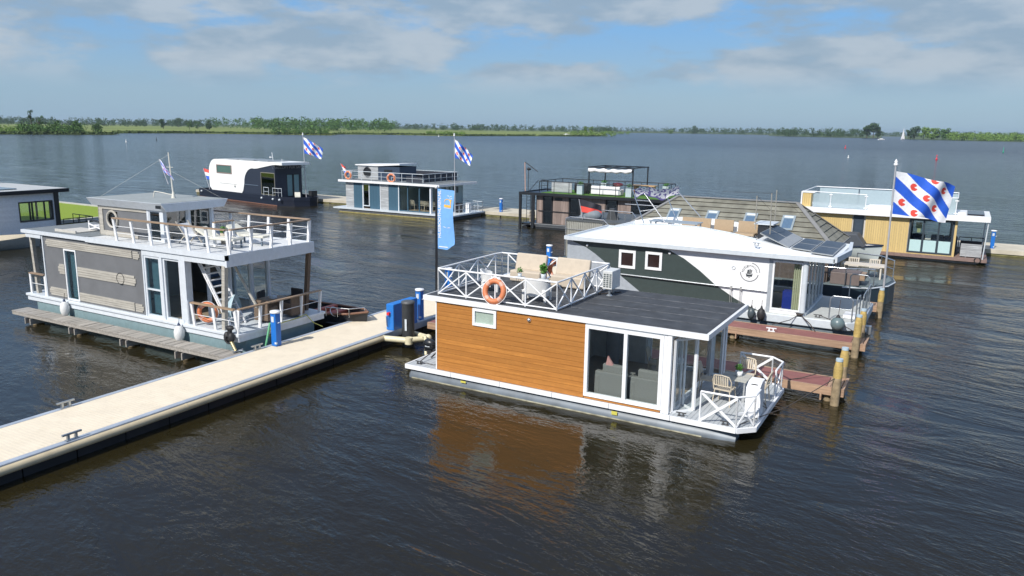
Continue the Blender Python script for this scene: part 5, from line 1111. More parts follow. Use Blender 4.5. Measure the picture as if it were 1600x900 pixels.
def painted(name, outline, m, holes):
    """paint field as a thin sheet following an outline, left open at the windows"""
    mb = MB(); xs = sorted({p[0] for p in outline} | {h[0] for h in holes} | {h[1] for h in holes}); n_ = len(outline)
    def span(x):
        ys = []
        for i in range(n_):
            (x0, z0), (x1, z1) = outline[i], outline[(i+1) % n_]
            if (x0 <= x < x1) or (x1 <= x < x0): ys.append(z0+(z1-z0)*(x-x0)/(x1-x0))
        return min(ys), max(ys)
    for a, b in zip(xs, xs[1:]):
        if b-a < 1e-4: continue
        la, ha = span(a+1e-5); lb, hb = span(b-1e-5); hl = [h for h in holes if h[0] < (a+b)/2 < h[1]]
        def sl(l0, l1, h0, h1): mb.quad((a, wy-.004, l0), (b, wy-.004, l1), (b, wy-.004, h1), (a, wy-.004, h0))
        if hl: sl(la, lb, hl[0][2], hl[0][2]); sl(hl[0][3], hl[0][3], ha, hb)
        else: sl(la, lb, ha, hb)
    return mb.build(name, m, Fb)
painted('dark_green_field', [(c1[0][0], 3.7)]+[(3.4, 3.7)]+c2+c1[::-1], dgreen, FH[:2])
painted('grey_field', [(-1.5, 1.0), (-1.5, 3.7), (-1.22, 3.7)]+c1, lg2, [])
dp = M('dark_pane', (.03, .018, .018), .12)
for h_ in FH[:2]: window(Fb, 'f', wy, *h_, .13, gm=dp, out=.06)
window(Fb, 'f', wy, *FH[2], .07, gm=gl_clear, name='sliding_door')
mb = MB(); mb.box(8.9, 9.06, wy-.03, wy+.05, 1.0, 3.6); mb.box(9.06, 10.44, wy-.02, wy+.05, 3.47, 3.6); mb.build('frame_post', lg2, Fb)
mb = MB(); mb.tube((10.52, wy, 1.0), (10.52, wy, 3.66), .13, 14)
for i in range(5): y = 15.2+i*1.0; mb.beam((10.62, y, 1.0), (10.62, y, 3.66), .06, .07)
mb.box(10.55, 10.68, 14.3, 19.3, 1.0, 1.15); mb.build('frame_post', lgrey, Fb)
for i in range(5): MB().box(10.6, 10.604, 14.33+i*1.0 if i == 0 else 14.25+i*1.0, 15.15+i*1.0, 1.15, 3.6).build('pane', gl_clear, Fb)
mb = MB(); mb.tube((1.6, wy-.1, 2.05), (8.88, wy-.1, 1.98), .035, 8)
for x in (1.8, 3.4, 5.0, 6.6, 8.4): mb.beam((x, wy, 2.02), (x, wy-.1, 2.02), .04, .04)
mb.build('grab_rail', steel, Fb)
mb = MB()
for x in (7.25, 7.7): mb.lathe((x, wy-.1, 1.99), [(.06, -.06), (.06, .06)], 8); mb.poly([(x-.04, wy-.14, 1.99), (x-.05, wy-.12, 1.6), (x-.03, wy-.08, 1.1)], .012, 4); mb.poly([(x+.04, wy-.14, 1.99), (x+.03, wy-.12, 1.5), (x+.05, wy-.08, 1.1)], .012, 4)
mb.build('line_loops', M('grey_rope', (.35, .35, .34), .8), Fb)
for x, z_ in ((-.35, 3.36), (4.1, 3.34)): MB().ball((x, wy-.03, z_), .07, .05, .07).build('side_lamp', white, Fb)
MB().torus((7.27, wy-.015, 2.93), (0, 1, 0), .075, .018, 14, 5).build('vent_ring', lgrey, Fb)
# ship emblem on the wall
em = M('emblem_ink', (.03, .04, .045), .5); mb = MB(); X, Z = 8.02, 2.77
def arcs(r, a0, a1, w): 
    k = max(4, int(abs(a1-a0)/8))
    for i in range(k):
        p, q = radians(a0+(a1-a0)*i/k), radians(a0+(a1-a0)*(i+1)/k); mb.quad((X+r*cos(p), wy-.008, Z+r*sin(p)), (X+r*cos(q), wy-.008, Z+r*sin(q)), (X+(r+w)*cos(q), wy-.008, Z+(r+w)*sin(q)), (X+(r+w)*cos(p), wy-.008, Z+(r+w)*sin(p)))
arcs(.40, 182, 350, .03); X += .03; Z += .02; arcs(.43, 2, 82, .025); X -= .03; Z -= .02; arcs(.27, 95, 175, .014)
def poly_(pts): mb.add([(X+a*.9, wy-.008, Z+b*.9) for a, b in pts], [list(range(len(pts)))])
poly_([(-.19, -.02), (-.12, -.1), (.0, -.12), (.12, -.08), (.17, -.02), (.14, -.2), (-.15, -.22)]); poly_([(-.13, -.06), (-.1, .14), (-.02, .16), (-.03, -.09)]); poly_([(-.01, -.09), (.0, .2), (.06, .17), (.05, -.08)]); poly_([(.07, -.07), (.08, .14), (.14, .16), (.1, -.05)]); poly_([(-.06, -.26), (.06, -.26), (.04, -.235), (-.05, -.235)])
mb.build('emblem', em, Fb)
txt = 'aardigavontuur'; tb = MB()
for i, ch in enumerate(txt):
    a = radians(176-i*13.0); r_ = .345
    m4 = Matrix.Translation((8.02+r_*cos(a), wy-.008, 2.77+r_*sin(a))) @ Matrix.Rotation(pi/2, 4, 'X') @ Matrix.Rotation(a-pi/2, 4, 'Z'); q = textmesh(ch, .105, m4, None, None, ext=.001); tb.add([tuple(v) for v in q.v], q.f)
tb.build('lettering', em, Fb)
# curved roof: skirt, coaming round a sunken terrace, slope with solar panels
rw = M('roof_white', (.80, .83, .85), .3, var=.02)
def RZ(x):
    pts = [(-1.5, 3.68), (-.7, 3.93), (.24, 4.19), (1.8, 4.5), (3.3, 4.63), (5.3, 4.64), (6.9, 4.46), (8.7, 4.16), (10, 3.93), (11.9, 3.8)]
    for (a, p), (b, q) in zip(pts, pts[1:]):
        if x <= b: t_ = (x-a)/(b-a); return p+(q-p)*t_
    return 3.8
mb = MB()
def skirt(s_, t_, y_e, y_c): x = -1.4+13.2*s_; e = 3.80; zc = RZ(x); q = t_; return (x, y_e+(y_c-y_e)*q, e+(zc-e)*sin(q*pi/2)**.9)
mb.grid(lambda s_, t_: skirt(s_, t_, 13.9, 14.75), 48, 8); mb.grid(lambda s_, t_: skirt(s_, 1-t_, 19.6, 18.75), 48, 8)
mb.grid(lambda s_, t_: (8.1+3.7*s_, 14.75+4*t_, RZ(8.1+3.7*s_)), 16, 4); mb.grid(lambda s_, t_: (-1.4+1.9*s_, 14.75+4*t_, RZ(-1.4+1.9*s_)), 8, 4)
mb.build('roof_shell', rw, Fb)
mb = MB(); mb.box(-1.4, 11.75, 13.86, 14.0, 3.6, 3.795); mb.box(-1.4, 11.75, 19.5, 19.62, 3.66, 3.795); mb.prism([(-1.4, 14.0), (11.8, 14.0), (12.05, 16.7), (11.8, 19.5), (-1.4, 19.5)], 'z', 3.7, 3.76); mb.box(-1.55, -1.4, 13.86, 19.62, 3.62, 3.81)
mb.prism([(11.7, 13.86), (11.85, 13.86), (12.12, 16.7), (11.85, 19.62), (11.7, 19.62), (11.95, 16.7)], 'z', 3.64, 3.9); mb.build('roof_edge', lgrey, Fb)
mb = MB()
for i in range(20):
    x0 = .5+7.6*i/20; x1 = .5+7.6*(i+1)/20
    for y in (14.72, 18.7): mb.add([(x0, y, 3.95), (x1, y, 3.95), (x1, y, RZ(x1)+.05), (x0, y, RZ(x0)+.05), (x0, y+.1, 3.95), (x1, y+.1, 3.95), (x1, y+.1, RZ(x1)+.05), (x0, y+.1, RZ(x0)+.05)], [(0, 1, 2, 3), (7, 6, 5, 4), (3, 2, 6, 7)])
mb.box(.45, .5, 14.72, 18.8, 3.9, 4.26); mb.box(8.1, 8.15, 14.72, 18.8, 3.9, 4.25); mb.box(.5, 8.1, 14.8, 18.7, 3.9, 3.955); mb.build('terrace_well', rw, Fb)
mb = MB(); mb.poly([(.5+7.6*i/20, 14.72, RZ(.5+7.6*i/20)+.05) for i in range(21)], .03, 6); mb.build('coaming_rail', lgrey, Fb)
pv = M('solar_cells', (.06, .075, .095), .4, isl=.15); pf = M('solar_frame', (.3, .32, .33), .5)
for i, (x0, x1, y0_, y1_, za, zb) in enumerate(((8.25, 9.6, 14.75, 16.6, 4.62, 4.05), (8.25, 9.6, 16.65, 18.5, 4.62, 4.05), (9.7, 10.6, 14.7, 16.6, 4.06, 3.99), (9.7, 10.6, 16.65, 18.5, 4.06, 3.99), (10.65, 11.6, 14.3, 16.6, 3.98, 3.92), (10.65, 11.6, 16.65, 18.9, 3.98, 3.92))):
    f_ = MB().add([(x0, y0_, za), (x1, y0_, zb), (x1, y1_, zb), (x0, y1_, za), (x0, y0_, za-.05), (x1, y0_, zb-.05), (x1, y1_, zb-.05), (x0, y1_, za-.05)], [(0, 1, 2, 3), (4, 7, 6, 5), (0, 4, 5, 1), (1, 5, 6, 2), (2, 6, 7, 3), (3, 7, 4, 0)]).build('solar_panel', pf, Fb)
    mb = MB(); k = .035; n_ = 6
    for j in range(n_):
        a, b = j/n_+.006, (j+1)/n_-.006; yy0 = y0_+k+(y1_-y0_-2*k)*a; yy1 = y0_+k+(y1_-y0_-2*k)*b; mb.quad((x0+k, yy0, za+.004), (x1-k, yy0, zb+.004), (x1-k, yy1, zb+.004), (x0+k, yy1, za+.004))
    mb.build('cells', pv, f_)
mb = MB(); cleat(mb, (8.3, 13.95, 4.12), (1, 0, 0), .9); mb.build('roof_cleat', steel, Fb)
mb = MB(); mb.box(7.6, 8.2, 17.3, 18.6, 4.0, 4.72); mb.build('hatch_box', dark, Fb); MB().box(7.4, 8.35, 17.2, 18.7, 4.725, 4.78).build('hatch_lid', lgrey, Fb)
# steel gates, bollard on the deck
mb = MB()
def hoop(p, q, h_): 
    p = Vector((*p, 1.0)); q = Vector((*q, 1.0)); u_ = Vector((0, 0, h_)); e = (q-p)*.12
    mb.poly([p, p+u_*.9, p+e+u_, q-e+u_, q+u_*.9, q], .03, 8); mb.tube(p+u_*.5, q+u_*.5, .015, 5)
hoop((11.7, 14.15), (12.65, 14.15), 1.1); hoop((12.8, 14.3), (12.85, 15.1), 1.1); hoop((12.95, 15.3), (12.95, 17.0), 1.05); hoop((12.95, 17.1), (12.95, 18.6), 1.05); hoop((11.9, 19.5), (12.8, 19.4), 1.3)
for i in range(8): mb.tube((12.98, 15.4+i*.42, 1.0), (12.98, 15.4+i*.42, 2.0), .012, 5)
mb.build('deck_railing', steel, Fb)
MB().box(12.2, 12.7, 14.9, 15.8, 1.0, 1.12).build('white_step', white, Fb)
mb = MB()
for c_ in ((11.2, 14.3, 1.0), (10.45, 14.05, 1.02)): cleat(mb, c_, (1, .1, 0), .9)
mb.build('cleat', MT['deck_cleat'], Fb)
mb = MB(); mb.torus((10.45, 14.05, 1.1), (0, 0, 1), .13, .03, 14, 6); mb.poly([(10.45, 14.05, 1.1), (10.1, 13.7, .85), (9.4, 13.3, .62)], .02); mb.poly([(10.45, 14.05, 1.1), (11.0, 13.6, .8), (11.3, 13.2, .6)], .025); mb.poly([(11.3, 14.3, 1.1), (12.3, 13.9, .9), (12.85, 13.3, .8)], .02); mb.build('mooring_rope', rope, Fb)
mb = MB(); mb.tube((12.9, 13.75, .75), (13.3, 13.85, .75), .16, 10); mb.box(13.1, 13.5, 13.9, 14.2, .6, .95); mb.build('bow_roller', steel, Fb)
# inside the open door
MB().box(9.45, 9.95, 15.0, 15.6, 1.0, 1.9).build('blue_crate', M('deep_blue_plastic', (.01, .03, .25), .5), loc=(9.6, 15.2, 1), label='deep blue crate inside the sliding door', cat='crate')
MB().box(10.0, 10.5, 15.2, 16.2, 1.0, 2.2).box(9.95, 10.52, 15.15, 16.25, 2.2, 2.26).build('sideboard', M('olive_cream', (.25, .25, .17), .7), loc=(10.2, 15.6, 1), label='cream sideboard inside the sliding door', cat='sideboard')
mb = MB(); mb.grid(lambda a, b: (9.98+.36*a, wy+.2+.05*sin(26*a), 1.05+2.3*b), 40, 2); mb.build('curtain', M('cream_curtain', (.48, .48, .34), .9), loc=(10.1, 14.4, 1), label='cream curtain gathered at the right of the sliding door', cat='curtain')
MB().box(-1.3, 10.5, 14.3, 19.3, 1.0, 1.02).build('floor', floorm, Fb)
fender((8.35, 13.7, .95), .17, .55, 'round dark fender, left of the pair on the white and green houseboat', fendd, rubber); fender((8.8, 13.72, .95), .19, .62, 'larger dark fender, right of the pair on the white and green houseboat', rubber, rubber)
fender((12.15, 13.62, .98), .3, .62, 'big grey pear shaped fender by the yellow topped posts', M('grey_green_fender', (.12, .17, .18), .35), rubber, top=(12.15, 13.9, 2.0))
# roof terrace furniture
tan = M('tan_weave', (.36, .27, .175), .8, var=.08, sc=20)
for i, (x0, x1) in enumerate(((3.4, 4.95), (5.15, 6.15), (6.4, 7.4))):
    T = thing('outdoor_bench', ('long tan seat back on the curved roof, left of three', 'tan seat back on the curved roof, middle of three', 'tan seat back on the curved roof, right of three')[i], 'bench', (x0, 18, 3.96), group='tan seats on the curved roof')
    mb = MB(); mb.prism([(18.1, 4.05), (18.2, 4.74), (18.28, 4.74), (18.2, 4.05)], 'x', x0, x1); mb.build('backrest', tan, T); MB().box(x0, x1, 17.3, 18.05, 4.08, 4.2).build('seat', tan, T, bev=.02)
    for x in (x0+.04, x1-.1):
        for y in (17.3, 17.85): MB().box(x, x+.06, y-.03, y+.03, 3.96, 4.08).build('leg', M('grey_alu', (.35, .37, .38), .4, .5), T)
T = thing('table', 'grey topped garden table in the middle of the curved roof', 'table', (3.6, 16.2, 3.96)); MB().box(2.3, 4.9, 15.9, 16.9, 4.63, 4.68).build('top', M('grey_top', (.3, .34, .37), .3), T)
for x in (2.4, 4.8):
    for y in (16.0, 16.8): MB().box(x-.035, x+.035, y-.035, y+.035, 3.96, 4.63).build('leg', MT['grey_alu'], T)
MB().box(2.15, 2.9, 17.3, 18.0, 3.96, 4.55).build('stool', wf, loc=(2.5, 17.6, 3.96), label='white stool left of the garden table on the curved roof', cat='stool', bev=.03)
T = thing('sunshade_frame', 'folded steel sunshade frame with patterned white and purple cloth leaning over the curved roof', 'sunshade frame', (3, 16, 4.6))
mb = MB(); a = [(1.68, 15.0, 6.31), (2.42, 15.0, 4.55)]; b = [(2.2, 15.4, 6.1), (3.5, 15.1, 4.7)]; c_ = [(2.37, 18, 6.1), (3.04, 18, 4.8)]; d = [(2.9, 18.3, 6.2), (4.34, 18.4, 4.75)]
for q in (a, b, c_, d): mb.tube(*q, .028, 6)
for t_ in (.3, .62): mb.tube(Vector(a[0]).lerp(Vector(a[1]), t_), Vector(b[0]).lerp(Vector(b[1]), t_*.85), .02, 6)
mb.tube(a[0], c_[0], .02, 6); mb.tube((2.42, 15, 4.55), (2.5, 15, 4.4), .035, 6); mb.build('frame', chrome, T)
pc = M('cloth_purple', (.16, .13, .32), .8); random.seed(5)
mb = MB(); mb.grid(lambda s_, t_: (1.75+1.3*s_, 15.1+3.2*s_+.12*sin(3*t_), 6.3+.07*sin(7*s_)-.46*t_*(1-.2*sin(8*s_))+.04*sin(21*s_+4*t_)), 60, 14, mf=lambda s_, t_: 1 if noise.noise(Vector((s_*17, t_*5, 3))) > .12 or t_ > .85 and s_ < .7 else 0); mb.build('patterned_cloth', [wf, pc], T)
T = thing('mast_frame', 'thin steel masts with lines standing on the curved roof right of the seats', 'mast', (8, 17, 4.6))
for q in (((7.49, 17, 6.17), (7.52, 17, 4.5)), ((8.49, 15.5, 6.44), (8.56, 15.5, 4.4)), ((8.03, 19, 6.36), (8.06, 19, 4.3))): MB().tube(*q, .028, 6).build('mast', M('brass_grey', (.45, .42, .36), .4, .5), T)
mb = MB(); mb.poly([(6.2, 15.3, 6.42), (8.49, 15.5, 6.44), (8.03, 19, 6.2)], .008, 4); mb.tube((7.49, 17, 6.17), (8.4, 17.4, 5.2), .008, 4); mb.poly([(8.03, 19, 6.3), (9.4, 19, 5.1)], .006, 4); mb.build('stay_line', rope, T)
# ================================================================== shingle roofed boat (H)
H_ = thing('houseboat', 'houseboat with a weathered hipped shingle roof and dark rounded bow', 'houseboat', (4, 26, 0), group='houseboats in the marina')
mb = MB(); o = [(-6.0, 22.9), (11.2, 22.6), (12.6, 23.1), (13.35, 24.3), (13.6, 25.8), (13.35, 27.3), (12.6, 28.6), (11.2, 29.1), (-6.0, 29.1)]
mb.prism(o, 'z', -.3, 1.05); mb.build('hull', M('dark_teal_hull', (.03, .05, .065), .35, dirt=.15), H_)
mb = MB()
for a, b in zip(o[1:7], o[2:8]): mb.tube((*a, 1.0), (*b, 1.0), .045, 8)
mb.build('rub_rail', lgrey, H_)
MB().prism([((x-4)*.98+4, (y-26)*.97+26) for x, y in o], 'z', 1.05, 1.08).build('deck', M('grey_teal_deck', (.14, .18, .19), .6, dirt=.3), H_)
ry = 26; rz = 5.15; ze = 2.95; shm = M('weathered_shingles', (.19, .188, .155), .9, var=.3, sc=1.4, isl=.07, bump=.6, bs=14, dirt=.5); hipm = M('ridge_flashing', (.24, .24, .235), .6, dirt=.3)
A_, B_, C1, D1, E1, F1 = Vector((.6, ry, rz)), Vector((7.9, ry, rz)), Vector((-2.4, 22.9, ze)), Vector((10.6, 22.9, ze)), Vector((10.6, 29.1, ze)), Vector((-2.4, 29.1, ze))
def slope(t0, t1, b0, b1, n_, m=0):
    mb = MB(); nr = ((b1-b0).cross(t0-b0)).normalized()
    if nr.z < 0: nr = -nr
    for i in range(n_):
        p, q = i/n_, (i+1)/n_+.01; u0, u1 = b0.lerp(t0, p), b1.lerp(t1, p); w0, w1 = b0.lerp(t0, min(q, 1)), b1.lerp(t1, min(q, 1)); k = max(1, int((u1-u0).length/2.1))
        for j in range(k):
            c0, c1_ = j/k, (j+1)/k-.0006; l = .05+random.random()*.012
            mb.add([u0.lerp(u1, c0)+nr*l, u0.lerp(u1, c1_)+nr*l, w0.lerp(w1, c1_), w0.lerp(w1, c0), u0.lerp(u1, c0), u0.lerp(u1, c1_)], [(0, 1, 2, 3)])
            mb.add([u0.lerp(u1, c0)+nr*l, u0.lerp(u1, c1_)+nr*l, u0.lerp(u1, c1_)-nr*.01, u0.lerp(u1, c0)-nr*.01], [(3, 2, 1, 0)], 1)
    return mb
def jn(*ms):
    r = MB()
    for q in ms:
        o = len(r.v); r.v += q.v
        for f, k in zip(q.f, q.m): r.f.append([i+o for i in f]); r.m.append(k); r.sm.append(False)
    return r
jn(slope(A_, B_, C1, D1, 9), slope(B_, B_, D1, E1, 9), slope(B_, A_, E1, F1, 9), slope(A_, A_, F1, C1, 9)).build('roof', [shm, M('shingle_gap', (.05, .045, .035), .9)], H_)
mb = MB(); up = Vector((0, 0, .05))
for p, q in ((A_, B_), (A_, C1), (B_, D1), (B_, E1), (A_, F1)): mb.beam(p+up, q+up, .26, .05)
for p, q in ((C1, D1), (D1, E1), (E1, F1), (F1, C1)): mb.beam(p, q, .12, .1)
mb.build('ridge_flashing', hipm, H_)
for x in (.85, 3.25, 5.55, 7.72):
    sk = MB(); y_a, y_b = 23.95, 25.0
    def sz(y): return ze+(rz-ze)*(y-22.9)/(ry-22.9)
    nv = Vector((0, -(rz-ze), (ry-22.9))).normalized()*.1
    def sq(x0, x1, ya, yb, h_): return [Vector((x0, ya, sz(ya)))+nv*h_, Vector((x1, ya, sz(ya)))+nv*h_, Vector((x1, yb, sz(yb)))+nv*h_, Vector((x0, yb, sz(yb)))+nv*h_]
    a = sq(x-.37, x+.37, y_a, y_b, 1.0); b = sq(x-.37, x+.37, y_a, y_b, 0)
    sk.add(a+b, [(4, 5, 1, 0), (5, 6, 2, 1), (6, 7, 3, 2), (7, 4, 0, 3), (0, 1, 2, 3)]); s_ = sk.build('skylight', M('skylight_frame', (.24, .29, .32), .35), H_)
    MB().add(sq(x-.26, x+.26, y_a+.12, y_b-.25, 1.06), [(0, 1, 2, 3)]).build('pane', M('skylight_glass', (.08, .14, .22), .08), s_); MB().add(sq(x-.26, x+.26, y_b-.2, y_b-.06, 1.1), [(0, 1, 2, 3)]).build('blind_strip', lgrey, s_)
mb = MB(); wall(mb, 'f', 23.2, 23.3, -2.1, 10.3, 1.05, 2.95); wall(mb, 'f', 28.7, 28.8, -2.1, 10.3, 1.05, 2.95); wall(mb, 'e', 10.2, 10.3, 23.3, 28.7, 1.05, 2.95); wall(mb, 'e', -2.1, -2.0, 23.3, 28.7, 1.05, 2.95); mb.build('wall', M('dark_wood_wall', (.09, .07, .06), .7, var=.2), H_)
for y in (23.7, 25.2, 26.7): window(H_, 'e', 10.3, y, y+1.2, 1.3, 2.7, .08, fm=lgrey)
# ribbed stern terrace
rib = M('ribbed_grey', (.30, .30, .27), .6, var=.1)
mb = MB(); mb.box(-5.9, -3.35, 23.3, 23.35, 1.05, 3.42); mb.box(-3.25, -1.2, 23.3, 23.35, 1.05, 3.42)
for i in range(36): mb.box(-5.9+i*.13, -5.9+i*.13+.06, 23.26, 23.3, 1.05, 3.42)
mb.box(-5.95, -5.9, 23.3, 28.6, 1.05, 3.42); mb.box(-5.9, -2.2, 28.5, 28.6, 1.05, 3.42); mb.build('stern_wall', rib, H_)
mb = MB(); mb.box(-6.0, -1.0, 23.22, 28.7, 3.42, 3.52); mb.box(-3.38, -3.22, 23.22, 23.34, 1.05, 3.42); mb.build('stern_roof', M('stern_roof_grey', (.08, .09, .095), .6), H_)
mb = MB(); mb.poly([(-5.95, 23.2, 1.1), (-5.95, 23.2, 3.55), (-5.6, 23.2, 3.68), (-3.3, 23.2, 3.62), (-2.9, 23.2, 3.3)], .035, 8)
for z_ in (2.9, 2.4): mb.tube((-5.95, 23.2, z_), (-3.2, 23.2, z_-.02), .018, 5)
mb.poly([(-4.4, 24.6, 4.1), (-1.9, 24.6, 4.08), (-1.5, 24.6, 3.6)], .03, 7); mb.poly([(-3.6, 27.6, 4.3), (-.9, 27.6, 4.3), (-.5, 27.6, 3.8)], .03, 7)
for x in (-4.4, -3.9, -3.4, -2.9, -2.4, -1.9): mb.tube((x, 24.6, 3.5), (x, 24.6, 4.1), .02, 5)
mb.build('stern_railing', chrome, H_)
mb = MB(); mb.ball((-4.5, 24.0, 3.78), .75, .5, .42); mb.ball((-4.9, 23.9, 3.65), .4, .4, .25); mb.build('covered_gear', M('grey_tarpaulin', (.17, .2, .225), .7, var=.15), loc=(-4.6, 24, 3.52), label='gear under a grey tarpaulin on the ribbed stern terrace', cat='tarpaulin')
mb = MB(); mb.prism([(-3.7, 3.52), (-2.95, 3.52), (-3.2, 4.25), (-3.5, 4.25)], 'y', 24.6, 25.0); mb.build('black_cover', M('black_cover', (.045, .05, .055), .7), loc=(-3.3, 24.8, 3.52), label='black cone shaped cover beside the grey tarpaulin', cat='cover')
flagpole((-4.85, 23.4, 3.55), (-5.15, 23.4, 4.85), 'small black and red flag on the ribbed stern terrace', lambda s_, t_: 0 if t_ < .55 else 1, [fblack, fred], 1.6, .85, WD, .5, res=(24, 15), pr=.03, fin=False, ph=.5)
mb = MB(); rail(mb, [(9.0, 22.8), (11.3, 22.75), (12.7, 23.3)], 1.08, .95, 1.1, .03, mids=()); rail(mb, [(11.2, 28.9), (12.6, 28.4), (13.4, 26.9)], 1.08, 1.0, 1.2, .035, mids=(.5,)); mb.build('bow_railing', chrome, H_)
MB().box(10.5, 12.0, 22.95, 24.3, 1.08, 1.75).build('engine_hatch', M('hatch_brown', (.15, .12, .11), .6), H_, bev=.03); MB().box(12.0, 12.25, 22.95, 24.3, 1.4, 1.7).build('wood_step', teak, H_)
wtm = M('whitewashed_wood', (.60, .55, .47), .6)
T = thing('garden_table', 'pale wooden table on the dark bow deck behind the steel flagpole', 'table', (11.7, 26.3, 1.08)); MB().box(10.7, 13.0, 25.7, 26.7, 1.78, 1.85).build('top', wtm, T)
for x in (10.85, 12.8):
    for y in (25.8, 26.6): MB().box(x-.04, x+.04, y-.04, y+.04, 1.08, 1.78).build('leg', wtm, T)
GC = thing('garden_chair', 'pale slatted chair behind the table on the dark bow deck, left one', 'chair', (0, 0, 0), group='pale chairs on the dark bow deck')
MB().box(-.28, .28, -.25, .25, .4, .45).build('seat', wtm, GC); mb = MB(); mb.box(-.3, .3, .24, .28, .88, .95); mb.box(-.3, .3, .24, .28, .5, .55); [mb.box(-.3+i*.1, -.26+i*.1, .245, .275, .55, .88) for i in range(6)]; mb.build('backrest', wtm, GC)
for x in (-.26, .26):
    for y in (-.22, .24): MB().box(x-.025, x+.025, y-.025, y+.025, 0, .45 if y < 0 else .95).build('leg', wtm, GC)
GC.location = (11.2, 27.05, 1.08); dup(GC, (12.35, 27.0, 1.08), 0, 'pale slatted chair behind the table on the dark bow deck, right one nearer the flagpole')
# ================================================================== yellow houseboat (G)
G = thing('houseboat', 'yellow clad houseboat with frosted glass roof balustrade, far right', 'houseboat', (12, 45, 0), group='houseboats in the marina')
yl = M('yellow_cladding', (.60, .445, .19), .55, var=.04, isl=.05); brd = M('brown_deck_edge', (.22, .15, .13), .7, var=.15, isl=.05, dirt=.3); fr = M('anthracite_frame', (.035, .05, .065), .4)
mb = MB(); mb.box(5.0, 17.9, 43.0, 47.6, -.3, .12); mb.build('float', M('pale_float', (.3, .3, .28), .6, dirt=.4), G)
mb = MB(); mb.box(5.0, 18.4, 42.9, 47.8, .12, .26); mb.build('float_frame', dark, G)
mb = MB(); mb.box(4.8, 18.5, 42.65, 42.78, .2, .42); mb.box(18.4, 18.5, 42.78, 47.9, .2, .42); mb.build('deck_edge', brd, G); mb = MB(); planks(mb, 4.8, 18.4, 42.8, 47.9, .38, .42, .14, 'x', .01); mb.build('deck', brd, G)
GH = [(9.3, 10.05, .6, 3.08), (13.22, 16.2, .5, 3.06)]
mb = MB(); vboards(mb, 'f', 43.0, 43.08, 5.4, 16.38, .42, 3.12, .16, .012, GH); vboards(mb, 'e', 16.3, 16.38, 43.1, 47.5, .42, 3.12, .16); mb.build('cladding', yl, G)
mb = MB(); wall(mb, 'f', 43.08, 43.14, 5.4, 16.3, .42, 3.1, GH); wall(mb, 'f', 47.4, 47.5, 5.4, 16.3, .42, 3.1, [(13.2, 16, .9, 2.9)]); wall(mb, 'e', 5.4, 5.5, 43.1, 47.4, .42, 3.1); wall(mb, 'e', 12.6, 12.7, 43.1, 47.4, .42, 3.1); mb.build('wall', intw, G)
window(G, 'f', 43.0, *GH[0], .1, fm=fr, gm=M('slate_door', (.055, .075, .10), .25), out=.02, name='door'); MB().box(9.42, 9.95, 43.0, 43.012, .95, 1.5).build('frosted_strip', gl_frost, G)
window(G, 'f', 43.0, 13.22, 16.2, .5, 3.06, .13, fm=fr, gm=gl_clear, mull=(14.2, 15.2), out=.02)
for a, b in ((13.36, 14.12), (14.28, 15.12), (15.28, 16.06)): MB().box(a, b, 43.0, 43.012, .62, 1.5).build('frosted_strip', gl_frost, G)
window(G, 'f', 47.45, 13.2, 16.0, .9, 2.9, .1, fm=fr, gm=gl_clear); MB().box(5.5, 16.3, 43.14, 47.4, .42, .44).build('floor', floorm, G)
mb = MB(); mb.box(5.2, 18.4, 42.6, 48.05, 3.13, 3.5); mb.build('roof', white, G); MB().box(5.4, 18.2, 42.8, 47.9, 3.5, 3.51).build('roof_membrane', white2, G)
mb = MB(); mb.tube((18.2, 42.8, .4), (18.3, 42.75, 3.13), .045, 8); mb.tube((18.2, 47.7, .4), (18.25, 47.7, 3.13), .045, 8); mb.build('post', lgrey, G)
frost = M('frosted_balustrade', (.42, .52, .56), .35, var=.04); frost.node_tree.nodes['Principled BSDF'].inputs['Alpha'].default_value = .62
for a, b, y in ((6.2, 7.45, 43.0), (7.55, 10.05, 43.0), (13.0, 16.15, 43.0)): MB().box(a, b, y, y+.02, 3.55, 4.6).build('glass_panel', frost, G)
for a, b in ((6.0, 9.0), (9.1, 12.1), (12.2, 16.15)): MB().box(a, b, 47.5, 47.52, 3.55, 4.75).build('glass_panel', frost, G)
MB().box(16.15, 16.17, 43.1, 47.5, 3.55, 4.7).build('glass_panel', frost, G)
mb = MB(); mb.tube((6.0, 43.0, 4.72), (10.1, 43.0, 4.66), .03, 8); mb.tube((5.7, 47.5, 4.85), (16.2, 47.5, 4.85), .03, 8); mb.tube((16.2, 43.0, 4.75), (16.2, 47.5, 4.85), .03, 8); mb.tube((13.0, 43, 4.72), (16.2, 43, 4.75), .03, 8); mb.tube((5.4, 43.2, 4.7), (5.7, 47.5, 4.85), .03, 8)
for x in (7.5, 10.05, 16.15, 13.0): mb.tube((x, 43.01, 3.5), (x, 43.01, 4.62), .03, 8); [mb.box(x-.12, x+.12, 42.96, 43.05, z_, z_+.08) for z_ in (3.58, 4.5)]
mb.build('balustrade_rail', white2, G)
mb = MB(); vboards(mb, 'f', 43.0, 43.9, 5.4, 6.05, 3.5, 4.6, .16, .012); mb.build('corner_box', yl, G); mb = MB(); mb.box(5.28, 6.3, 42.95, 44.0, 4.6, 4.7); mb.box(5.28, 5.38, 42.95, 44.0, 3.5, 4.6); mb.build('corner_box_trim', white, G)
mb = MB(); mb.box(10.2, 12.9, 43.2, 44.4, 3.51, 3.86); mb.build('roof_bench', white, G, bev=.04)
mb = MB(); mb.box(16.9, 18.0, 43.3, 46.5, 3.55, 3.62); mb.build('solar_panel', M('black_panel', (.015, .018, .03), .15), G); MB().box(16.3, 16.8, 43.1, 44.2, 3.51, 3.7).build('roof_vent', white, G)
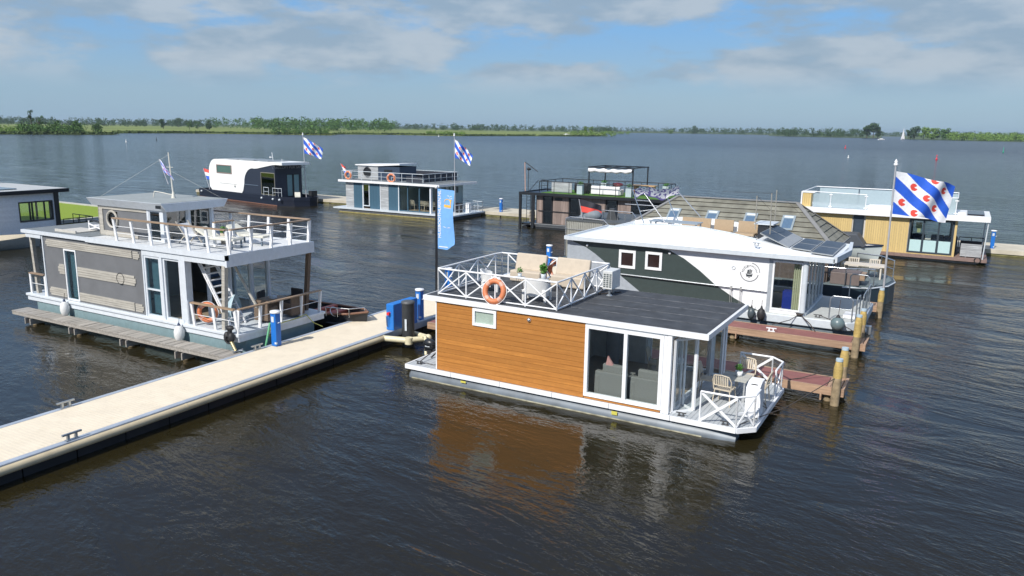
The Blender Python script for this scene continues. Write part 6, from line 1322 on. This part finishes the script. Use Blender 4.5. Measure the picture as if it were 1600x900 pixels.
mb = MB(); rail(mb, [(16.6, 47.6), (18.3, 47.6)], .42, 1.0, .9, .03, mids=()); mb.build('deck_railing', dark, G)
mb = MB(); hboards(mb, 'f', 43.2, 43.3, 16.75, 18.1, .5, 1.45, .12, .015); mb.box(17.1, 17.14, 43.18, 43.2, .42, 1.45); mb.build('wood_screen', gwood, loc=(17.4, 43.2, .42), label='grey slatted screen at the right end deck of the yellow houseboat', cat='screen')
MB().box(16.7, 18.1, 44.8, 45.2, .5, 1.45).box(16.7, 18.1, 45.2, 46.2, .5, .85).build('bench', M('dark_weave', (.04, .04, .045), .8), loc=(17.4, 45.3, .42), label='dark outdoor bench behind the grey slatted screen', cat='bench', bev=.04)
MB().torus((17.9, 42.6, .35), (0, 1, 0), .2, .035, 18, 6).build('mooring_ring', rubber, G)
MB().box(13.75, 13.98, 43.5, 43.52, 2.0, 2.3).box(13.65, 14.05, 43.55, 43.6, 2.3, 2.75).build('wall_lamp', M('olive_paper', (.35, .38, .2), .7), loc=(13.8, 43.5, 2), label='yellow green lantern hanging behind the left pane of the yellow houseboat', cat='lantern')
for i, x in enumerate((13.4, 14.7, 15.6)): MB().box(x, x+.9, 44.5, 45.3, .5, 1.75).build('armchair', M('navy_fabric', (.02, .035, .07), .8), loc=(x, 45, .44), label='dark blue chair inside the yellow houseboat behind its '+('left', 'middle', 'right')[i]+' glass pane', cat='armchair', group='dark blue chairs inside the yellow houseboat', bev=.12)
# white sloop moored alongside
Sl = thing('sloop', 'white open sloop with a dark cover moored before the yellow houseboat', 'sloop', (9, 41, 0)); slm = M('sloop_white', (.62, .68, .66), .25, var=.03)
mb = MB(); hullmesh(mb, 5.2, 11.7, 41.2, 2.3, .84, fl=.6, n=24, z0=-.2); mb.build('hull', slm, Sl)
pts = []
for i in range(25):
    u_ = i/24; wd = 1.15*(1-max(0, (u_-.45)/.55)**2.2); pts.append((5.2+6.5*u_, wd, .84+.25*u_*u_))
mb = MB(); mb.poly([(x, 41.2-w_-.02, z_) for x, w_, z_ in pts]+[(x, 41.2+w_+.02, z_) for x, w_, z_ in pts[::-1]], .06, 8); mb.build('rub_rail', M('navy_rail', (.015, .025, .05), .4), Sl)
mb = MB(); mb.grid(lambda s_, t_: (8.6+2.95*s_, 41.2+(2*t_-1)*1.13*(1-max(0, (s_*.45+.07)/.55)**2.2)*.97, .87+.18*s_), 14, 6); mb.build('foredeck', white, Sl)
mb = MB(); mb.prism([(6.3, .8), (7.0, 1.5), (8.5, 1.85), (9.9, 1.9), (10.5, 1.1), (10.55, .9)], 'y', 40.35, 42.0); mb.build('spray_cover', M('anthracite_canvas', (.06, .07, .085), .7, var=.1), Sl, bev=.08)
mb = MB(); mb.box(9.9, 10.0, 41.1, 41.3, .85, 1.0); mb.poly([(9.6, 40.7, .85), (9.6, 40.7, 1.05), (10.6, 40.8, 1.08)], .02); mb.build('bow_fitting', chrome, Sl)
fender((9.4, 40.0, .42), .12, .7, 'black fender hanging on the side of the white sloop', rubber, rubber)
# ================================================================== white brick building on the left (I)
I_ = thing('houseboat', 'white brick clad houseboat with a black flat roof edge, cut by the left photo edge', 'houseboat', (-52, 8, 0), group='houseboats in the marina')
wb = M('white_brick', (.80, .81, .82), .7, var=.06, isl=.05, bump=.3)
IH = [(10.95, 13.62, 1.55, 3.08)]
mb = MB(); hboards(mb, 'e', -47.1, -47.0, -2, 14.05, .3, 3.7, .085, .008, IH); mb.build('wall', wb, I_); mb = MB(); wall(mb, 'e', -47.2, -47.1, -2, 13.9, .3, 3.7, IH); wall(mb, 'f', 13.9, 14.0, -59.5, -47.2, .3, 3.7, [(-58, -48, .9, 3.2)]); wall(mb, 'f', -2, -1.9, -59.5, -47.2, .3, 3.7); wall(mb, 'e', -59.6, -59.5, -2, 14, .3, 3.7, [(6, 13.7, .9, 3.3)]); mb.build('inner_wall', intw, I_)
mb = MB(); mb.box(-47.2, -46.9, 13.75, 14.1, .3, 3.75); mb.build('corner_post', dark, I_)
window(I_, 'e', -47.0, 10.95, 13.62, 1.55, 3.08, .09, fm=dark, gm=gl_clear, mull=(11.8, 12.0, 12.95), out=.02); window(I_, 'f', 13.95, -58, -48, .9, 3.2, .1, fm=dark, gm=gl_clear, mull=(-56, -53, -50))
MB().box(-60.2, -46.7, -2.5, 14.9, 3.7, 3.98).build('roof_edge', M('black_fascia', (.012, .012, .016), .5), I_); MB().box(-60.1, -46.8, -2.4, 14.8, 3.98, 4.0).build('roof_membrane', M('pale_roof_gravel', (.42, .44, .44), .8, dirt=.2), I_)
mb = MB(); mb.box(-58, -48, 1, 11.5, 4.02, 4.1); mb.build('solar_panel', M('pale_solar', (.20, .26, .30), .25), I_)
MB().box(-60, -46.9, -2.2, 14.3, -.3, .3).build('hull', dark, I_); mb = MB(); rail(mb, [(-46.9, 14.3), (-46.9, 16.8), (-50, 17)], .4, 1.1, 1.0, .03, mids=(.33, .66)); mb.build('deck_railing', dark, I_); MB().box(-50, -46.6, 14.0, 17, .1, .4).build('gangway', M('grey_gangway', (.3, .3, .28), .7), I_)
plantpot((-56.0, 13.5, 4.0), .25, .3, .9, 'bushy green plant on the white brick houseboat roof edge', dark, 260, .65, None, .22)
T = thing('motorboat', 'small beige covered motorboat moored beside the white brick houseboat', 'boat', (-44.5, 8, 0))
mb = MB(); hullmesh(mb, 0, 6.4, 0, 2.3, .7, n=20); m_ = Matrix.Translation((-45.5, 4.6, 0)) @ Matrix.Rotation(1.35, 4, 'Z'); mb.xf(m_); mb.build('hull', M('boat_grey', (.35, .35, .32), .5, dirt=.3), T)
mb = MB(); mb.grid(lambda s_, t_: (.4+5.6*s_, (2*t_-1)*1.15*(1-max(0, (s_-.45)/.6)**2.2), .72+.38*sin(pi*t_)*(1-.4*s_)), 18, 10); mb.xf(m_); mb.build('cover', M('beige_canvas', (.58, .50, .36), .8), T)
mb = MB(); mb.torus((-45.6, 4.6, .75), (.3, 1, 0), .35, .15, 16, 8); mb.ball((-45.2, 5.4, 1.1), .35, .3, .22); mb.build('dark_gear', rubber, T)
flagpole((-21.4, 2.0, 1.25), (-21.7, 1.9, 3.0), 'small red white and blue flag on the stern of the grey two storey houseboat', tri(2, 1, 0), FM, .55, 1.25, (.5, .3), .4, res=(10, 18), pr=.03, fin=False)
flagpole((-14.7, .15, 6.6), (-15.15, .1, 7.7), 'small folded striped leaf flag on the mast of the grey two storey houseboat', frisian, FM, .55, .62, (.6, .2), 1.1, res=(30, 20), pr=.02, fin=False, ph=1)
# ================================================================== buoys, sails and far craft
bred = M('buoy_red', (.62, .03, .05), .5); bgr = M('buoy_green', (.03, .35, .22), .5); bwh = M('buoy_white', (.8, .8, .78), .5)
def buoy(px, d, h_, r_, m, label, can=True, rows=None):
    x, y = cuv(bearing(px), d); T = thing('buoy', label, 'buoy', (x, y, 0), group='buoys on the open lake')
    MB().lathe((x, y, -.2), [(0, 0), (r_, .05), (r_, h_*.45), (r_*.3, h_*.6), (r_*.25, h_)], 12).build('float', m, T); MB().lathe((x, y, h_*.8), [(r_*.5, 0), (r_*.5, h_*.28), (0, h_*.3)], 10).build('topmark', m, T)
buoy(1309, 520, 1.7, .45, bred, 'red buoy on the right side of the lake, left of the other red one'); buoy(1451, 330, 1.7, .34, bred, 'red buoy on the far right of the lake near the big flag'); buoy(1315, 330, .8, .32, bwh, 'small white buoy below the left red buoy')
buoy(1552, 500, 2.6, .32, bgr, 'green buoy on the far right of the lake'); buoy(203, 420, 1.1, .34, bwh, 'white buoy on the left of the lake before the meadow'); buoy(250, 470, 1.6, .25, M('buoy_dark', (.03, .04, .05), .5), 'dark slim buoy on the left of the lake'); buoy(684, 760, 1.6, .5, bwh, 'white buoy before the light green shore bushes')
def sail(px, d, h_, label):
    x, y = cuv(bearing(px), d); T = thing('sailboat', label, 'sailboat', (x, y, 0)); R_ = Vector((cos(.514), sin(.514), 0)); o_ = Vector((x, y, 0))
    mb = MB(); hullmesh(mb, -4, 4, 0, 2.4, .9); mb.xf(Matrix.Translation(o_) @ Matrix.Rotation(.9, 4, 'Z')); mb.build('hull', white, T); mb = MB(); mb.tube(o_, o_+Vector((0, 0, h_)), .1); mb.build('mast', white, T)
    mb = MB(); mb.add([o_+Vector((0, 0, 1.2)), o_-R_*3.6+Vector((0, 0, 1.4)), o_+Vector((0, 0, h_))], [(0, 1, 2)]); mb.build('mainsail', wf, T); mb = MB(); mb.add([o_+R_*.3+Vector((0, 0, 1)), o_+R_*2.6+Vector((0, 0, 1)), o_+Vector((0, 0, h_*.8))], [(0, 1, 2)]); mb.build('jib', wf, T)
sail(1396, 1450, 19, 'white sailing boat in the gap of the far right bank')
def cruiser(px, d, label):
    x, y = cuv(bearing(px), d); T = thing('motor_cruiser', label, 'motorboat', (x, y, 0), group='tiny motorboats far out'); mb = MB(); hullmesh(mb, -4.5, 5, 0, 2.8, 1.2); mb.xf(Matrix.Translation((x, y, 0)) @ Matrix.Rotation(.5, 4, 'Z')); mb.build('hull', white, T); mb = MB(); mb.prism([(-2.5, 1.1), (2.5, 1.1), (1.2, 2.2), (-2.2, 2.3)], 'y', -1, 1); mb.xf(Matrix.Translation((x, y, 0)) @ Matrix.Rotation(.5, 4, 'Z')); mb.build('cabin', white, T)
cruiser(1363, 1250, 'small white motorboat far out below the sailing boat'); cruiser(880, 1150, 'tiny white motorboat before the tip of the meadow')
